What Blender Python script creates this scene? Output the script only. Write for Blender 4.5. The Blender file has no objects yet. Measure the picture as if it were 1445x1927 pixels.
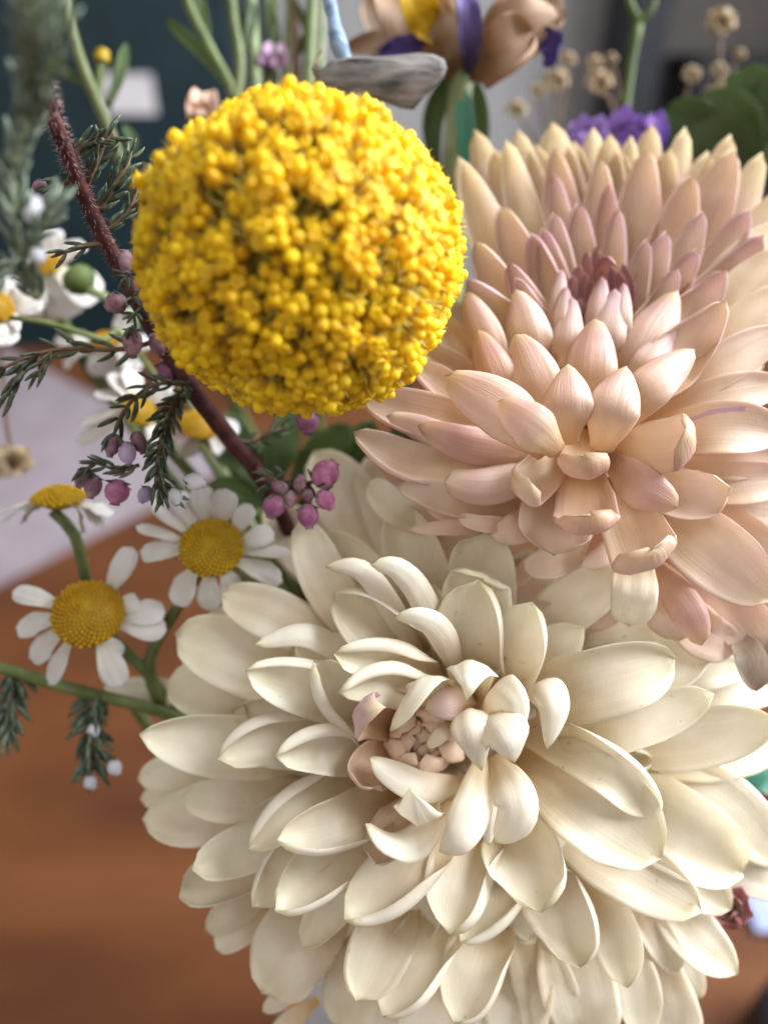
import bpy, bmesh, math, random
import numpy as np
from mathutils import Vector, Matrix, Quaternion

# ------------------------------------------------------------------ camera, light, exposure
sc = bpy.context.scene
F = 26.0 / 36.0 * 1927.0            # focal length in photograph pixels
PITCH = math.radians(35.0)
CAM = np.array([0.0, 0.0, 0.42])
RIGHT = np.array([1.0, 0.0, 0.0])
UP = np.array([0.0, math.sin(PITCH), math.cos(PITCH)])
FWD = np.array([0.0, math.cos(PITCH), -math.sin(PITCH)])
SC = 0.84                           # millimetres of the layout to real millimetres
D0 = 125.0

cam = bpy.data.cameras.new('camera')
camo = bpy.data.objects.new('camera', cam)
sc.collection.objects.link(camo)
camo.location = CAM
camo.rotation_euler = (math.pi / 2 - PITCH, 0, 0)
cam.sensor_width = 36.0
cam.lens = 26.0
cam.clip_start = 0.005
cam.clip_end = 50.0
cam.dof.use_dof = True
cam.dof.focus_distance = 0.120 * SC
cam.dof.aperture_fstop = 26.0 / (3.7 * SC)
sc.camera = camo

world = bpy.data.worlds.new('World')
sc.world = world
world.use_nodes = True
bg = world.node_tree.nodes['Background']
bg.inputs[0].default_value = (0.83, 0.82, 0.84, 1)
bg.inputs[1].default_value = 0.38

def area(name, loc, target, size, energy, col):
    l = bpy.data.lights.new(name, 'AREA')
    l.shape = 'RECTANGLE'
    l.size, l.size_y = size
    l.energy = energy
    l.color = col
    o = bpy.data.objects.new(name, l)
    sc.collection.objects.link(o)
    o.location = loc
    d = Vector(target) - Vector(loc)
    o.rotation_euler = d.to_track_quat('-Z', 'Y').to_euler()
    return o

area('window_light', (1.0, 0.36, 1.12), (0.0, 0.1, 0.35), (1.2, 1.2), 66.0, (0.90, 0.95, 1.0))
area('room_light', (-0.8, -0.9, 1.3), (0.0, 0.1, 0.35), (1.2, 1.2), 6.0, (1.0, 0.93, 0.84))

sc.view_settings.view_transform = 'Standard'
sc.view_settings.look = 'None'
sc.view_settings.exposure = 0.33
sc.view_settings.gamma = 1.0
sc.view_settings.use_curve_mapping = False
sc.cycles.use_denoising = True
sc.cycles.adaptive_threshold = 0.025
sc.cycles.max_bounces = 8
sc.cycles.transmission_bounces = 8
sc.cycles.diffuse_bounces = 5

rnd = random.Random(7)

# ------------------------------------------------------------------ helpers
ZK = 1.0
def px(x, y, z=0.0):
    """photograph pixel and height z (layout mm above the bouquet's reference depth) -> world"""
    d = (D0 - z * ZK) * 0.001 * SC
    return CAM + RIGHT * ((x - 722.5) / F * d) + UP * ((963.5 - y) / F * d) + FWD * d

def pxm(x, y, d):
    """pixel at a depth in metres"""
    return CAM + RIGHT * ((x - 722.5) / F * d) + UP * ((963.5 - y) / F * d) + FWD * d

def plen(n, z=0.0):
    return n / F * (D0 - z * ZK) * 0.001 * SC

def nrm(v):
    v = np.asarray(v, float)
    return v / (np.linalg.norm(v) + 1e-12)

def lin(h):
    h = h.lstrip('#')
    out = []
    for i in (0, 2, 4):
        c = int(h[i:i + 2], 16) / 255
        out.append(c / 12.92 if c <= 0.04045 else ((c + 0.055) / 1.055) ** 2.4)
    return (*out, 1.0)

WL = {}

def link(o):
    sc.collection.objects.link(o)
    return o

def tag(o, label=None, cat=None, group=None, kind=None):
    if label: o['label'] = label
    if cat: o['category'] = cat
    if group: o['group'] = group
    if kind: o['kind'] = kind
    return o

def thing(name, label, cat, loc, group=None):
    o = link(bpy.data.objects.new(name, None))
    o.empty_display_size = 0.005
    o.location = loc
    WL[o] = Matrix.Translation(Vector(loc))
    return tag(o, label, cat, group)

def place(o, mw, parent):
    WL[o] = mw
    if parent is not None:
        o.parent = parent
        o.matrix_parent_inverse = WL[parent].inverted()
        o.matrix_basis = mw
    else:
        o.matrix_basis = mw
    return o

def mesh_obj(name, V, Fc, mat, parent=None, uv=None, smooth=True):
    V = np.asarray(V, float)
    c = V.mean(axis=0)
    me = bpy.data.meshes.new(name)
    me.from_pydata((V - c).tolist(), [], [list(f) for f in Fc])
    if uv is not None:
        lay = me.uv_layers.new(name='UVMap')
        idx = np.empty(len(me.loops), dtype=np.int32)
        me.loops.foreach_get('vertex_index', idx)
        lay.data.foreach_set('uv', np.asarray(uv, np.float32)[idx].ravel())
    if smooth:
        me.polygons.foreach_set('use_smooth', [True] * len(me.polygons))
    me.materials.append(mat)
    me.update()
    o = link(bpy.data.objects.new(name, me))
    place(o, Matrix.Translation(Vector(c)), parent)
    return o

def inst(name, me, mw, parent):
    o = link(bpy.data.objects.new(name, me))
    return place(o, mw, parent)

# ------------------------------------------------------------------ materials
def new_mat(name):
    m = bpy.data.materials.new(name)
    m.use_nodes = True
    nt = m.node_tree
    for n in list(nt.nodes):
        nt.nodes.remove(n)
    return m, nt, nt.nodes, nt.links

def N(nodes, t, **kw):
    n = nodes.new(t)
    for k, v in kw.items():
        setattr(n, k, v)
    return n

def mixc(nodes, links, fac, a, b, blend='MIX'):
    n = nodes.new('ShaderNodeMix')
    n.data_type = 'RGBA'
    n.blend_type = blend
    for sock, val in ((n.inputs[0], fac), (n.inputs[6], a), (n.inputs[7], b)):
        if hasattr(val, 'is_output'):
            links.new(val, sock)
        else:
            sock.default_value = val
    return n.outputs[2]

def ramp(nodes, links, fac, stops):
    n = nodes.new('ShaderNodeValToRGB')
    e = n.color_ramp.elements
    while len(e) < len(stops):
        e.new(0.5)
    for el, (p, c) in zip(e, stops):
        el.position = p
        el.color = c
    links.new(fac, n.inputs[0])
    return n.outputs[0]

def math_n(nodes, links, op, a, b=None, c=None):
    n = nodes.new('ShaderNodeMath')
    n.operation = op
    for i, v in enumerate((a, b, c)):
        if v is None: continue
        if hasattr(v, 'is_output'): links.new(v, n.inputs[i])
        else: n.inputs[i].default_value = v
    return n.outputs[0]

def petal_mat(name, inner, outer, edge=None, edge_amt=0.0, transl=0.32, rough=0.42, streak=0.10, bump=0.25, spec=0.45, var=0.06, speck=0.0, coat=0.0, mark=None, tgam=0.7):
    """inner / outer: colour stops along the petal's length for its two faces; edge: tint of rim and tip"""
    m, nt, nd, lk = new_mat(name)
    out = N(nd, 'ShaderNodeOutputMaterial')
    uv = N(nd, 'ShaderNodeUVMap')
    sep = N(nd, 'ShaderNodeSeparateXYZ')
    lk.new(uv.outputs[0], sep.inputs[0])
    u, v = sep.outputs[0], sep.outputs[1]
    isout = math_n(nd, lk, 'GREATER_THAN', u, 1.5)
    uu = math_n(nd, lk, 'SUBTRACT', u, math_n(nd, lk, 'MULTIPLY', isout, 2.0))
    ci = ramp(nd, lk, v, inner)
    co = ramp(nd, lk, v, outer)
    col = mixc(nd, lk, isout, ci, co)
    # rim distance
    r = math_n(nd, lk, 'ABSOLUTE', math_n(nd, lk, 'MULTIPLY_ADD', uu, 2.0, -1.0))
    if edge is not None:
        rim = math_n(nd, lk, 'POWER', r, 3.0)
        tipf = math_n(nd, lk, 'POWER', v, 3.0)
        f = math_n(nd, lk, 'MULTIPLY', math_n(nd, lk, 'MAXIMUM', math_n(nd, lk, 'MULTIPLY', rim, v), tipf), edge_amt)
        col = mixc(nd, lk, f, col, edge)
    # streaks running along the petal
    comb = N(nd, 'ShaderNodeCombineXYZ')
    lk.new(math_n(nd, lk, 'MULTIPLY', uu, 30.0), comb.inputs[0])
    lk.new(math_n(nd, lk, 'MULTIPLY', v, 2.2), comb.inputs[1])
    oi = N(nd, 'ShaderNodeObjectInfo')
    lk.new(math_n(nd, lk, 'MULTIPLY', oi.outputs['Random'], 40.0), comb.inputs[2])
    ns = N(nd, 'ShaderNodeTexNoise')
    ns.inputs['Scale'].default_value = 1.0
    ns.inputs['Detail'].default_value = 3.0
    lk.new(comb.outputs[0], ns.inputs['Vector'])
    dark = mixc(nd, lk, 1.0, col, (0.80, 0.70, 0.62, 1), 'MULTIPLY')
    sf = math_n(nd, lk, 'MULTIPLY', math_n(nd, lk, 'SMOOTHSTEP', ns.outputs[0], 0.42, 0.75) if False else ns.outputs[0], streak * 3)
    col = mixc(nd, lk, sf, col, dark)
    # blotches
    geo = N(nd, 'ShaderNodeNewGeometry')
    nb = N(nd, 'ShaderNodeTexNoise')
    nb.inputs['Scale'].default_value = 190.0
    nb.inputs['Detail'].default_value = 4.0
    lk.new(geo.outputs['Position'], nb.inputs['Vector'])
    blot = ramp(nd, lk, nb.outputs[0], [(0.35, (0.90, 0.86, 0.80, 1)), (0.62, (1, 1, 1, 1))])
    col = mixc(nd, lk, 0.8, col, blot, 'MULTIPLY')
    # single petals differ a little
    hsv = N(nd, 'ShaderNodeHueSaturation')
    lk.new(col, hsv.inputs['Color'])
    lk.new(math_n(nd, lk, 'MULTIPLY_ADD', oi.outputs['Random'], 0.012, 0.494), hsv.inputs['Hue'])
    lk.new(math_n(nd, lk, 'MULTIPLY_ADD', oi.outputs['Random'], var * 2, 1.0 - var), hsv.inputs['Value'])
    lk.new(math_n(nd, lk, 'MULTIPLY_ADD', oi.outputs['Random'], -0.25, 1.12), hsv.inputs['Saturation'])
    col = hsv.outputs[0]
    if speck > 0:
        ng = N(nd, 'ShaderNodeTexNoise')
        ng.inputs['Scale'].default_value = 900.0
        lk.new(geo.outputs['Position'], ng.inputs['Vector'])
        sp = ramp(nd, lk, ng.outputs[0], [(0.735, (0, 0, 0, 1)), (0.775, (1, 1, 1, 1))])
        col = mixc(nd, lk, math_n(nd, lk, 'MULTIPLY', sp, speck), col, lin('8a5a3a'))
    if mark is not None:
        c0, c1, v0, v1 = mark[1:]
        du_ = math_n(nd, lk, 'ABSOLUTE', math_n(nd, lk, 'SUBTRACT', uu, math_n(nd, lk, 'MULTIPLY_ADD', v, c1, c0)))
        inu = math_n(nd, lk, 'LESS_THAN', du_, math_n(nd, lk, 'MULTIPLY', ns.outputs[0], 0.10))
        inv = math_n(nd, lk, 'MULTIPLY', math_n(nd, lk, 'GREATER_THAN', v, v0), math_n(nd, lk, 'LESS_THAN', v, v1))
        col = mixc(nd, lk, math_n(nd, lk, 'MULTIPLY', math_n(nd, lk, 'MULTIPLY', inu, inv), 0.5), col, mark[0])
    # relief: veins + cell sparkle
    nc = N(nd, 'ShaderNodeTexNoise')
    nc.inputs['Scale'].default_value = 3200.0
    nc.inputs['Detail'].default_value = 2.0
    lk.new(geo.outputs['Position'], nc.inputs['Vector'])
    hgt = math_n(nd, lk, 'ADD', ns.outputs[0], math_n(nd, lk, 'MULTIPLY', nc.outputs[0], 0.35))
    bp = N(nd, 'ShaderNodeBump')
    bp.inputs['Strength'].default_value = bump
    bp.inputs['Distance'].default_value = 0.0006
    lk.new(hgt, bp.inputs['Height'])
    pb = N(nd, 'ShaderNodeBsdfPrincipled')
    lk.new(col, pb.inputs['Base Color'])
    pb.inputs['Roughness'].default_value = rough
    pb.inputs['Specular IOR Level'].default_value = spec
    pb.inputs['Coat Weight'].default_value = coat
    pb.inputs['Coat Roughness'].default_value = 0.22
    lk.new(bp.outputs[0], pb.inputs['Normal'])
    tr = N(nd, 'ShaderNodeBsdfTranslucent')
    gm = N(nd, 'ShaderNodeGamma')          # light crosses both faces, each takes half of the tint
    gm.inputs[1].default_value = tgam
    lk.new(col, gm.inputs[0])
    lk.new(gm.outputs[0], tr.inputs['Color'])
    mx = N(nd, 'ShaderNodeMixShader')
    mx.inputs[0].default_value = transl
    lk.new(pb.outputs[0], mx.inputs[1])
    lk.new(tr.outputs[0], mx.inputs[2])
    lk.new(mx.outputs[0], out.inputs[0])
    return m

def plain_mat(name, c1, c2, scale=120.0, rough=0.55, transl=0.0, bump=0.2, spec=0.35, detail=4.0, dist=0.0006, metallic=0.0, stretch=None, var=0.12, sheen=0.0):
    """two-tone noise material"""
    m, nt, nd, lk = new_mat(name)
    out = N(nd, 'ShaderNodeOutputMaterial')
    geo = N(nd, 'ShaderNodeNewGeometry')
    vec = geo.outputs['Position']
    if stretch:
        mp = N(nd, 'ShaderNodeMapping')
        mp.inputs['Scale'].default_value = stretch
        lk.new(vec, mp.inputs[0])
        vec = mp.outputs[0]
    ns = N(nd, 'ShaderNodeTexNoise')
    ns.inputs['Scale'].default_value = scale
    ns.inputs['Detail'].default_value = detail
    lk.new(vec, ns.inputs['Vector'])
    col = ramp(nd, lk, ns.outputs[0], [(0.32, c1), (0.68, c2)])
    oi = N(nd, 'ShaderNodeObjectInfo')
    hsv = N(nd, 'ShaderNodeHueSaturation')
    lk.new(col, hsv.inputs['Color'])
    lk.new(math_n(nd, lk, 'MULTIPLY_ADD', oi.outputs['Random'], var * 2, 1.0 - var), hsv.inputs['Value'])
    lk.new(math_n(nd, lk, 'MULTIPLY_ADD', oi.outputs['Random'], 0.02, 0.49), hsv.inputs['Hue'])
    bp = N(nd, 'ShaderNodeBump')
    bp.inputs['Strength'].default_value = bump
    bp.inputs['Distance'].default_value = dist
    lk.new(ns.outputs[0], bp.inputs['Height'])
    pb = N(nd, 'ShaderNodeBsdfPrincipled')
    lk.new(hsv.outputs[0], pb.inputs['Base Color'])
    pb.inputs['Roughness'].default_value = rough
    pb.inputs['Specular IOR Level'].default_value = spec
    pb.inputs['Metallic'].default_value = metallic
    if sheen: 
        pb.inputs['Sheen Weight'].default_value = sheen
    lk.new(bp.outputs[0], pb.inputs['Normal'])
    if transl > 0:
        tr = N(nd, 'ShaderNodeBsdfTranslucent')
        lk.new(hsv.outputs[0], tr.inputs['Color'])
        mx = N(nd, 'ShaderNodeMixShader')
        mx.inputs[0].default_value = transl
        lk.new(pb.outputs[0], mx.inputs[1])
        lk.new(tr.outputs[0], mx.inputs[2])
        lk.new(mx.outputs[0], out.inputs[0])
    else:
        lk.new(pb.outputs[0], out.inputs[0])
    return m

M = {}
M['white'] = petal_mat('cream_white_petal',
    [(0.0, lin('d8ac66')), (0.30, lin('f0dfba')), (0.7, lin('f9f3e4')), (1.0, lin('f8f3de'))],
    [(0.0, lin('e2c890')), (0.45, lin('f5eedd')), (0.90, lin('faf7f0')), (1.0, lin('f4f0cc'))],
    edge=lin('f0eabc'), edge_amt=0.12, transl=0.46, rough=0.38, streak=0.08, bump=0.20, spec=0.45, coat=0.18, speck=0.4, tgam=0.85)
M['white_pink'] = petal_mat('cream_petal_with_pink_blush',
    [(0.0, lin('c99a72')), (0.4, lin('dfc09a')), (1.0, lin('ead9c0'))],
    [(0.0, lin('d6b48c')), (0.6, lin('e4cfc0')), (0.85, lin('e6d0d0')), (1.0, lin('e4dca4'))],
    edge=lin('dcb8c0'), edge_amt=0.3, transl=0.30, rough=0.40, streak=0.10)
M['eye'] = petal_mat('salmon_pink_eye_petal',
    [(0.0, lin('d89c84')), (0.6, lin('ecc4ae')), (1.0, lin('f2d8c2'))],
    [(0.0, lin('dca88c')), (0.6, lin('eeccb6')), (1.0, lin('f4dec6'))],
    transl=0.28, rough=0.45, streak=0.14)
M['peach'] = petal_mat('peach_petal',
    [(0.0, lin('e0ac68')), (0.4, lin('efd4ae')), (0.85, lin('f3e2ca')), (1.0, lin('f0e2b6'))],
    [(0.0, lin('dcb688')), (0.4, lin('e8ccb2')), (0.8, lin('e0bcb4')), (1.0, lin('e8d09a'))],
    edge=lin('d0acb0'), edge_amt=0.4, transl=0.40, rough=0.40, streak=0.10, coat=0.08)
M['peach_mark'] = petal_mat('peach_petal_with_purple_streak',
    [(0.0, lin('e0ac68')), (0.4, lin('efd4ae')), (0.85, lin('f3e2ca')), (1.0, lin('f0e2b6'))],
    [(0.0, lin('dcb688')), (0.4, lin('e8ccb2')), (0.8, lin('e0bcb4')), (1.0, lin('e8d09a'))],
    edge=lin('d0acb0'), edge_amt=0.4, transl=0.34, rough=0.36, streak=0.10, coat=0.15, mark=(lin('b07cc0'), 0.55, -0.55, 0.46, 0.74))
M['peach_back'] = petal_mat('pale_yellow_peach_petal',
    [(0.0, lin('eec070')), (0.35, lin('f8e6b8')), (0.85, lin('fbf0d2')), (1.0, lin('f8ecb8'))],
    [(0.0, lin('e0bc8c')), (0.45, lin('ead6c0')), (0.8, lin('e8d8d4')), (1.0, lin('eee0a8'))],
    edge=lin('dcc2c4'), edge_amt=0.3, transl=0.60, rough=0.42, streak=0.07, tgam=0.6)
M['mauve'] = petal_mat('peach_petal_with_mauve_tip',
    [(0.0, lin('e4b066')), (0.45, lin('f3dcb6')), (0.85, lin('f3e2ca')), (1.0, lin('e8cec0'))],
    [(0.0, lin('e0bc98')), (0.45, lin('e6ccba')), (0.85, lin('d8bcba')), (0.97, lin('c4a0a6')), (1.0, lin('dcb464'))],
    edge=lin('c6a4ae'), edge_amt=0.38, transl=0.46, rough=0.45, streak=0.11)
M['mauve_dark'] = petal_mat('dark_mauve_eye_petal',
    [(0.0, lin('9c5a58')), (0.5, lin('b07878')), (1.0, lin('b88c90'))],
    [(0.0, lin('9c5a58')), (0.5, lin('ac7880')), (0.95, lin('b08890')), (1.0, lin('d2a050'))],
    transl=0.25, rough=0.5, streak=0.16)
M['salmon'] = petal_mat('salmon_petal_lining',
    [(0.0, lin('e0ac8c')), (0.5, lin('edcab4')), (1.0, lin('f2dccb'))],
    [(0.0, lin('e0ac8c')), (0.5, lin('edcab4')), (1.0, lin('f2dccb'))],
    transl=0.35, rough=0.45, streak=0.08)
M['wilted'] = petal_mat('wilted_beige_petal',
    [(0.0, lin('d8a88c')), (0.5, lin('e6d8ca')), (1.0, lin('c0a48c'))],
    [(0.0, lin('d8a88c')), (0.5, lin('e8dcd2')), (1.0, lin('b89a82'))],
    transl=0.3, rough=0.4, streak=0.16, bump=0.9)
M['daisy'] = petal_mat('white_ray_petal',
    [(0.0, lin('d6d2b8')), (0.3, lin('e6e2dc')), (1.0, lin('efeeee'))],
    [(0.0, lin('d0ccb0')), (0.3, lin('e2ded8')), (1.0, lin('ecebeb'))],
    transl=0.33, rough=0.5, streak=0.06, bump=0.3)
M['iris_brown'] = petal_mat('papery_brown_petal',
    [(0.0, lin('7a5a40')), (0.45, lin('b4926e')), (0.7, lin('d8c6b4')), (1.0, lin('b8946e'))],
    [(0.0, lin('8a6a4e')), (0.5, lin('ae8c6a')), (1.0, lin('cfb49a'))],
    edge=lin('c8a78c'), edge_amt=0.5, transl=0.25, rough=0.6, streak=0.3, bump=0.8)
M['iris_purple'] = petal_mat('dried_violet_petal',
    [(0.0, lin('3a2f58')), (1.0, lin('5a4a9a'))], [(0.0, lin('30284c')), (1.0, lin('4c4088'))],
    transl=0.2, rough=0.6, streak=0.3)
M['iris_yellow'] = petal_mat('yellow_throat_petal',
    [(0.0, lin('c8a040')), (1.0, lin('e0b818'))], [(0.0, lin('c8a040')), (1.0, lin('e0b020'))],
    transl=0.2, rough=0.6)
M['violet'] = petal_mat('lilac_violet_petal',
    [(0.0, lin('7a5ac0')), (0.6, lin('9a7ad2')), (1.0, lin('b692d8'))], [(0.0, lin('6a4ab0')), (1.0, lin('9a78d0'))],
    transl=0.3, rough=0.6)
M['orange'] = petal_mat('orange_petal', [(0, lin('d8783a')), (1, lin('e08848'))], [(0, lin('d8783a')), (1, lin('e08848'))])
M['dried_red'] = petal_mat('crinkled_red_white_petal',
    [(0.0, lin('b88a80')), (0.7, lin('dcc4be')), (1.0, lin('d88484'))], [(0.0, lin('a89088')), (0.7, lin('d6c8c4')), (1.0, lin('dc9490'))],
    edge=lin('c84448'), edge_amt=0.3, transl=0.3, rough=0.6, streak=0.12, bump=0.9)
M['leaf_green'] = petal_mat('soft_green_leaf',
    [(0.0, lin('46592e')), (1.0, lin('566e38'))], [(0.0, lin('566a3c')), (1.0, lin('627a44'))], transl=0.35, rough=0.5)
M['stem_green'] = plain_mat('green_stem', lin('4f5a2c'), lin('70794a'), 300, 0.5, 0.1)
M['bud_green'] = plain_mat('olive_green_bud', lin('3e4a22'), lin('5c6a34'), 200, 0.6, 0.1)
M['stem_pale'] = plain_mat('pale_green_stem', lin('7c8a5c'), lin('a4ad84'), 200, 0.5, 0.15)
M['stem_brown'] = plain_mat('brown_stem', lin('5a4434'), lin('7c624a'), 300, 0.7)
M['stem_red'] = plain_mat('dark_red_bark', lin('381a1a'), lin('5a2f2e'), 500, 0.75, bump=0.5)
M['hair'] = plain_mat('fine_hair', lin('8a6a64'), lin('b09890'), 400, 0.6, 0.3)
M['needle'] = plain_mat('dark_needle_leaf', lin('364031'), lin('626d56'), 900, 0.5, 0.08, bump=0.5, var=0.3)
M['needle_pale'] = plain_mat('grey_green_needle_leaf', lin('5d6a58'), lin('8d9a88'), 700, 0.6, 0.15, bump=0.4, var=0.25)
M['bud_pink'] = plain_mat('magenta_bud', lin('a05880'), lin('c88cae'), 700, 0.6, 0.35, bump=0.15, var=0.25)
M['bud_dusk'] = plain_mat('dusky_rose_bud', lin('7c5260'), lin('b08c96'), 900, 0.7, 0.2, bump=0.3)
M['bud_lilac'] = plain_mat('lilac_bud', lin('a890b4'), lin('cdbcd8'), 500, 0.55, 0.3, bump=0.15)
M['bud_white'] = plain_mat('white_bud', lin('c8c6cc'), lin('e4e2e6'), 400, 0.4, 0.35, bump=0.1)
M['disc'] = plain_mat('yellow_disc', lin('8a6a08'), lin('b08c10'), 500, 0.6, 0.1, bump=0.3)
M['disc_floret'] = plain_mat('yellow_disc_floret', lin('b88a0c'), lin('d6a818'), 900, 0.5, 0.25, bump=0.2)
M['floret'] = plain_mat('golden_floret', lin('eebc06'), lin('ffe034'), 330, 0.45, 0.35, bump=0.25, var=0.10)
M['floret_tip'] = plain_mat('deep_golden_floret', lin('e6ae02'), lin('fcd014'), 330, 0.45, 0.3, bump=0.3, var=0.12)
M['bract'] = plain_mat('pale_yellow_bract', lin('d8bc48'), lin('ecdc84'), 600, 0.45, 0.45, bump=0.2)
M['core'] = plain_mat('olive_core', lin('6a5c14'), lin('9c8a2c'), 900, 0.8, bump=0.6)
M['grey_leaf'] = plain_mat('weathered_grey_leaf', lin('3e3c3e'), lin('8a8480'), 420, 0.7, bump=1.0, stretch=(0.35, 1, 1.3))
M['blue_stalk'] = plain_mat('dusty_blue_stalk', lin('5c7290'), lin('9aaecb'), 500, 0.7, bump=0.6)
M['dried'] = petal_mat('dried_beige_petal', [(0, lin('8a7350')), (1, lin('cdb998'))], [(0, lin('8a7350')), (1, lin('c8b48e'))], transl=0.3, rough=0.6)
M['teal_leaf'] = petal_mat('blue_green_leaf', [(0, lin('3c7a68')), (1, lin('5a9a86'))], [(0, lin('4a8472')), (1, lin('6aa592'))], transl=0.2)
M['glass'] = None

# ------------------------------------------------------------------ petal builder
def catmull(P, n):
    P = [np.asarray(p, float) for p in P]
    if len(P) == 2:
        Q = [P[0] + (P[1] - P[0]) * t for t in np.linspace(0, 1, 60)]
    else:
        E = [2 * P[0] - P[1]] + P + [2 * P[-1] - P[-2]]
        Q = []
        for i in range(1, len(E) - 2):
            p0, p1, p2, p3 = E[i - 1:i + 3]
            for t in np.linspace(0, 1, 30, endpoint=False):
                Q.append(0.5 * ((2 * p1) + (p2 - p0) * t + (2 * p0 - 5 * p1 + 4 * p2 - p3) * t * t + (3 * p1 - p0 - 3 * p2 + p3) * t ** 3))
        Q.append(P[-1])
    Q = np.array(Q)
    s = np.r_[0, np.cumsum(np.linalg.norm(np.diff(Q, axis=0), axis=1))]
    tt = np.linspace(0, s[-1], n)
    return np.stack([np.interp(tt, s, Q[:, k]) for k in range(3)], 1), s[-1]

def sm(x):
    x = np.clip(x, 0, 1)
    return x * x * (3 - 2 * x)

def rot(v, axis, a):
    return v * math.cos(a) + np.cross(axis, v) * math.sin(a) + axis * np.dot(axis, v) * (1 - math.cos(a))

def petal_geo(C3, wm, cup=25, roll=0, roll1=None, fl=0, fr=0, hook=0, tip=0.3, side='i', base=0.36, tm=0.6, crease=0,
              ref=0.5, th=0.00022, ruffle=1.0, rng=None, NV=24, NU=13, hint=None, foldt=(0.2, 0.65), u0=0.28, hookt=0.70, kite=0.0, groove=0.012):
    rng = rng or rnd
    C, L = catmull(C3, NV)
    t = np.linspace(0, 1, NV)
    T = np.gradient(C, axis=0)
    T /= np.linalg.norm(T, axis=1)[:, None] + 1e-12
    ri = int(ref * (NV - 1))
    Vd = nrm(CAM - C[ri]) if hint is None else nrm(hint)
    n0 = Vd - T[ri] * np.dot(Vd, T[ri])
    if np.linalg.norm(n0) < 0.15:
        n0 = UP - T[ri] * np.dot(UP, T[ri])
    n0 = nrm(n0)
    if side == 'o':
        n0 = -n0
    Nn = np.zeros_like(C)
    Nn[ri] = n0
    for i in range(ri + 1, NV):
        v = Nn[i - 1] - T[i] * np.dot(Nn[i - 1], T[i]); Nn[i] = nrm(v)
    for i in range(ri - 1, -1, -1):
        v = Nn[i + 1] - T[i] * np.dot(Nn[i + 1], T[i]); Nn[i] = nrm(v)
    if roll1 is None: roll1 = roll
    for i in range(NV):
        a = math.radians(roll + (roll1 - roll) * t[i])
        Nn[i] = rot(Nn[i], T[i], a)
    if hook:
        ds = L / (NV - 1)
        a = math.radians(hook) * sm((t - hookt) / (1 - hookt))
        T2 = T * np.cos(a)[:, None] + Nn * np.sin(a)[:, None]
        N2 = Nn * np.cos(a)[:, None] - T * np.sin(a)[:, None]
        C2 = C.copy()
        for i in range(1, NV):
            C2[i] = C2[i - 1] + 0.5 * (T2[i] + T2[i - 1]) * ds * (1.0 if t[i] < hookt else 1.12)
        C, T, Nn = C2, T2, N2
    W = np.cross(T, Nn)
    # outline
    s = np.clip((t - tm) / (1 - tm), 0, 1)
    prof = np.where(t < tm, base + (1 - base) * sm(t / tm) ** 0.9, np.maximum(1 - s ** 2.5, 0) ** (0.44 + 0.42 * tip))
    if kite:
        tri = np.minimum(base + (1 - base) * t / tm, (1 - t) / (1 - tm))
        prof = prof * (1 - kite) + tri * kite
    prof = np.maximum(prof, 0.012)
    c = math.radians(abs(cup)) + 1e-4
    gain = c / math.sin(min(c, 1.5))
    gain *= 1 + 0.34 * min(fl / 100, 1) + 0.34 * min(fr / 100, 1)
    hw = 0.5 * wm * gain * prof
    # cross sections
    u = np.linspace(-1, 1, NU)
    uu = np.sign(u) * np.abs(u) ** 0.85
    fold = sm((t - foldt[0]) / (foldt[1] - foldt[0]))
    cupt = math.radians(cup) * (0.65 + 0.55 * t ** 2)
    ph1, ph2, ph3 = (rng.uniform(0, 6.28) for _ in range(3))
    k1, k2 = rng.uniform(1.2, 2.4), rng.uniform(3.0, 5.0)
    asym = rng.uniform(-0.06, 0.06)
    du = 0.02
    ug = np.arange(-1, 1 + du / 2, du)
    i0 = len(ug) // 2
    V = np.zeros((NV, NU, 3))
    for i in range(NV):
        ang = cupt[i] * ug
        if crease:
            ang = ang + math.radians(crease) * np.tanh(ug * 7)
        ang = ang + math.radians(fr) * fold[i] * sm((ug - u0) / (0.85 - u0))
        ang = ang - math.radians(fl) * fold[i] * sm((-ug - u0) / (0.85 - u0))
        cw = np.cumsum(np.cos(ang)) * du
        cn = np.cumsum(np.sin(ang)) * du
        cw -= cw[i0]; cn -= cn[i0]
        ww = np.interp(uu, ug, cw) * hw[i] + asym * hw[i] * math.sin(t[i] * 3.1)
        nn = np.interp(uu, ug, cn) * hw[i]
        nn = nn + ruffle * wm * 0.030 * (np.sin(k1 * 6.28 * t[i] + ph1 + u * 1.3) * (0.25 + np.abs(u) ** 2) + 0.45 * np.sin(k2 * 6.28 * t[i] + ph2 - u * 2.1) * np.abs(u) ** 2) * min(1, t[i] * 3)
        # slight channels along the length
        nn = nn + wm * groove * np.cos(u * 9.4 + ph3) * sm(np.array(t[i] * 4)) * (prof[i])
        V[i] = C[i] + np.outer(ww, W[i]) + np.outer(nn, Nn[i])
    # thickness
    gv = np.gradient(V, axis=0); gu = np.gradient(V, axis=1)
    nm = np.cross(gu, gv)
    nm /= np.linalg.norm(nm, axis=2)[..., None] + 1e-12
    for i in range(NV):                       # inner face normal along Nn
        if np.dot(nm[i, NU // 2], Nn[i]) < 0: nm[i] *= -1
    et = np.ones((NV, NU)); et[:, 0] = et[:, -1] = 0.4; et[-1] = 0.4
    B = V - nm * (th * et)[..., None]
    verts = np.concatenate([V.reshape(-1, 3), B.reshape(-1, 3)])
    n = NV * NU
    faces = []
    for i in range(NV - 1):
        for j in range(NU - 1):
            a, b, c_, d = i * NU + j, i * NU + j + 1, (i + 1) * NU + j + 1, (i + 1) * NU + j
            faces.append((a, b, c_, d))
            faces.append((n + a, n + d, n + c_, n + b))
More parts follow.
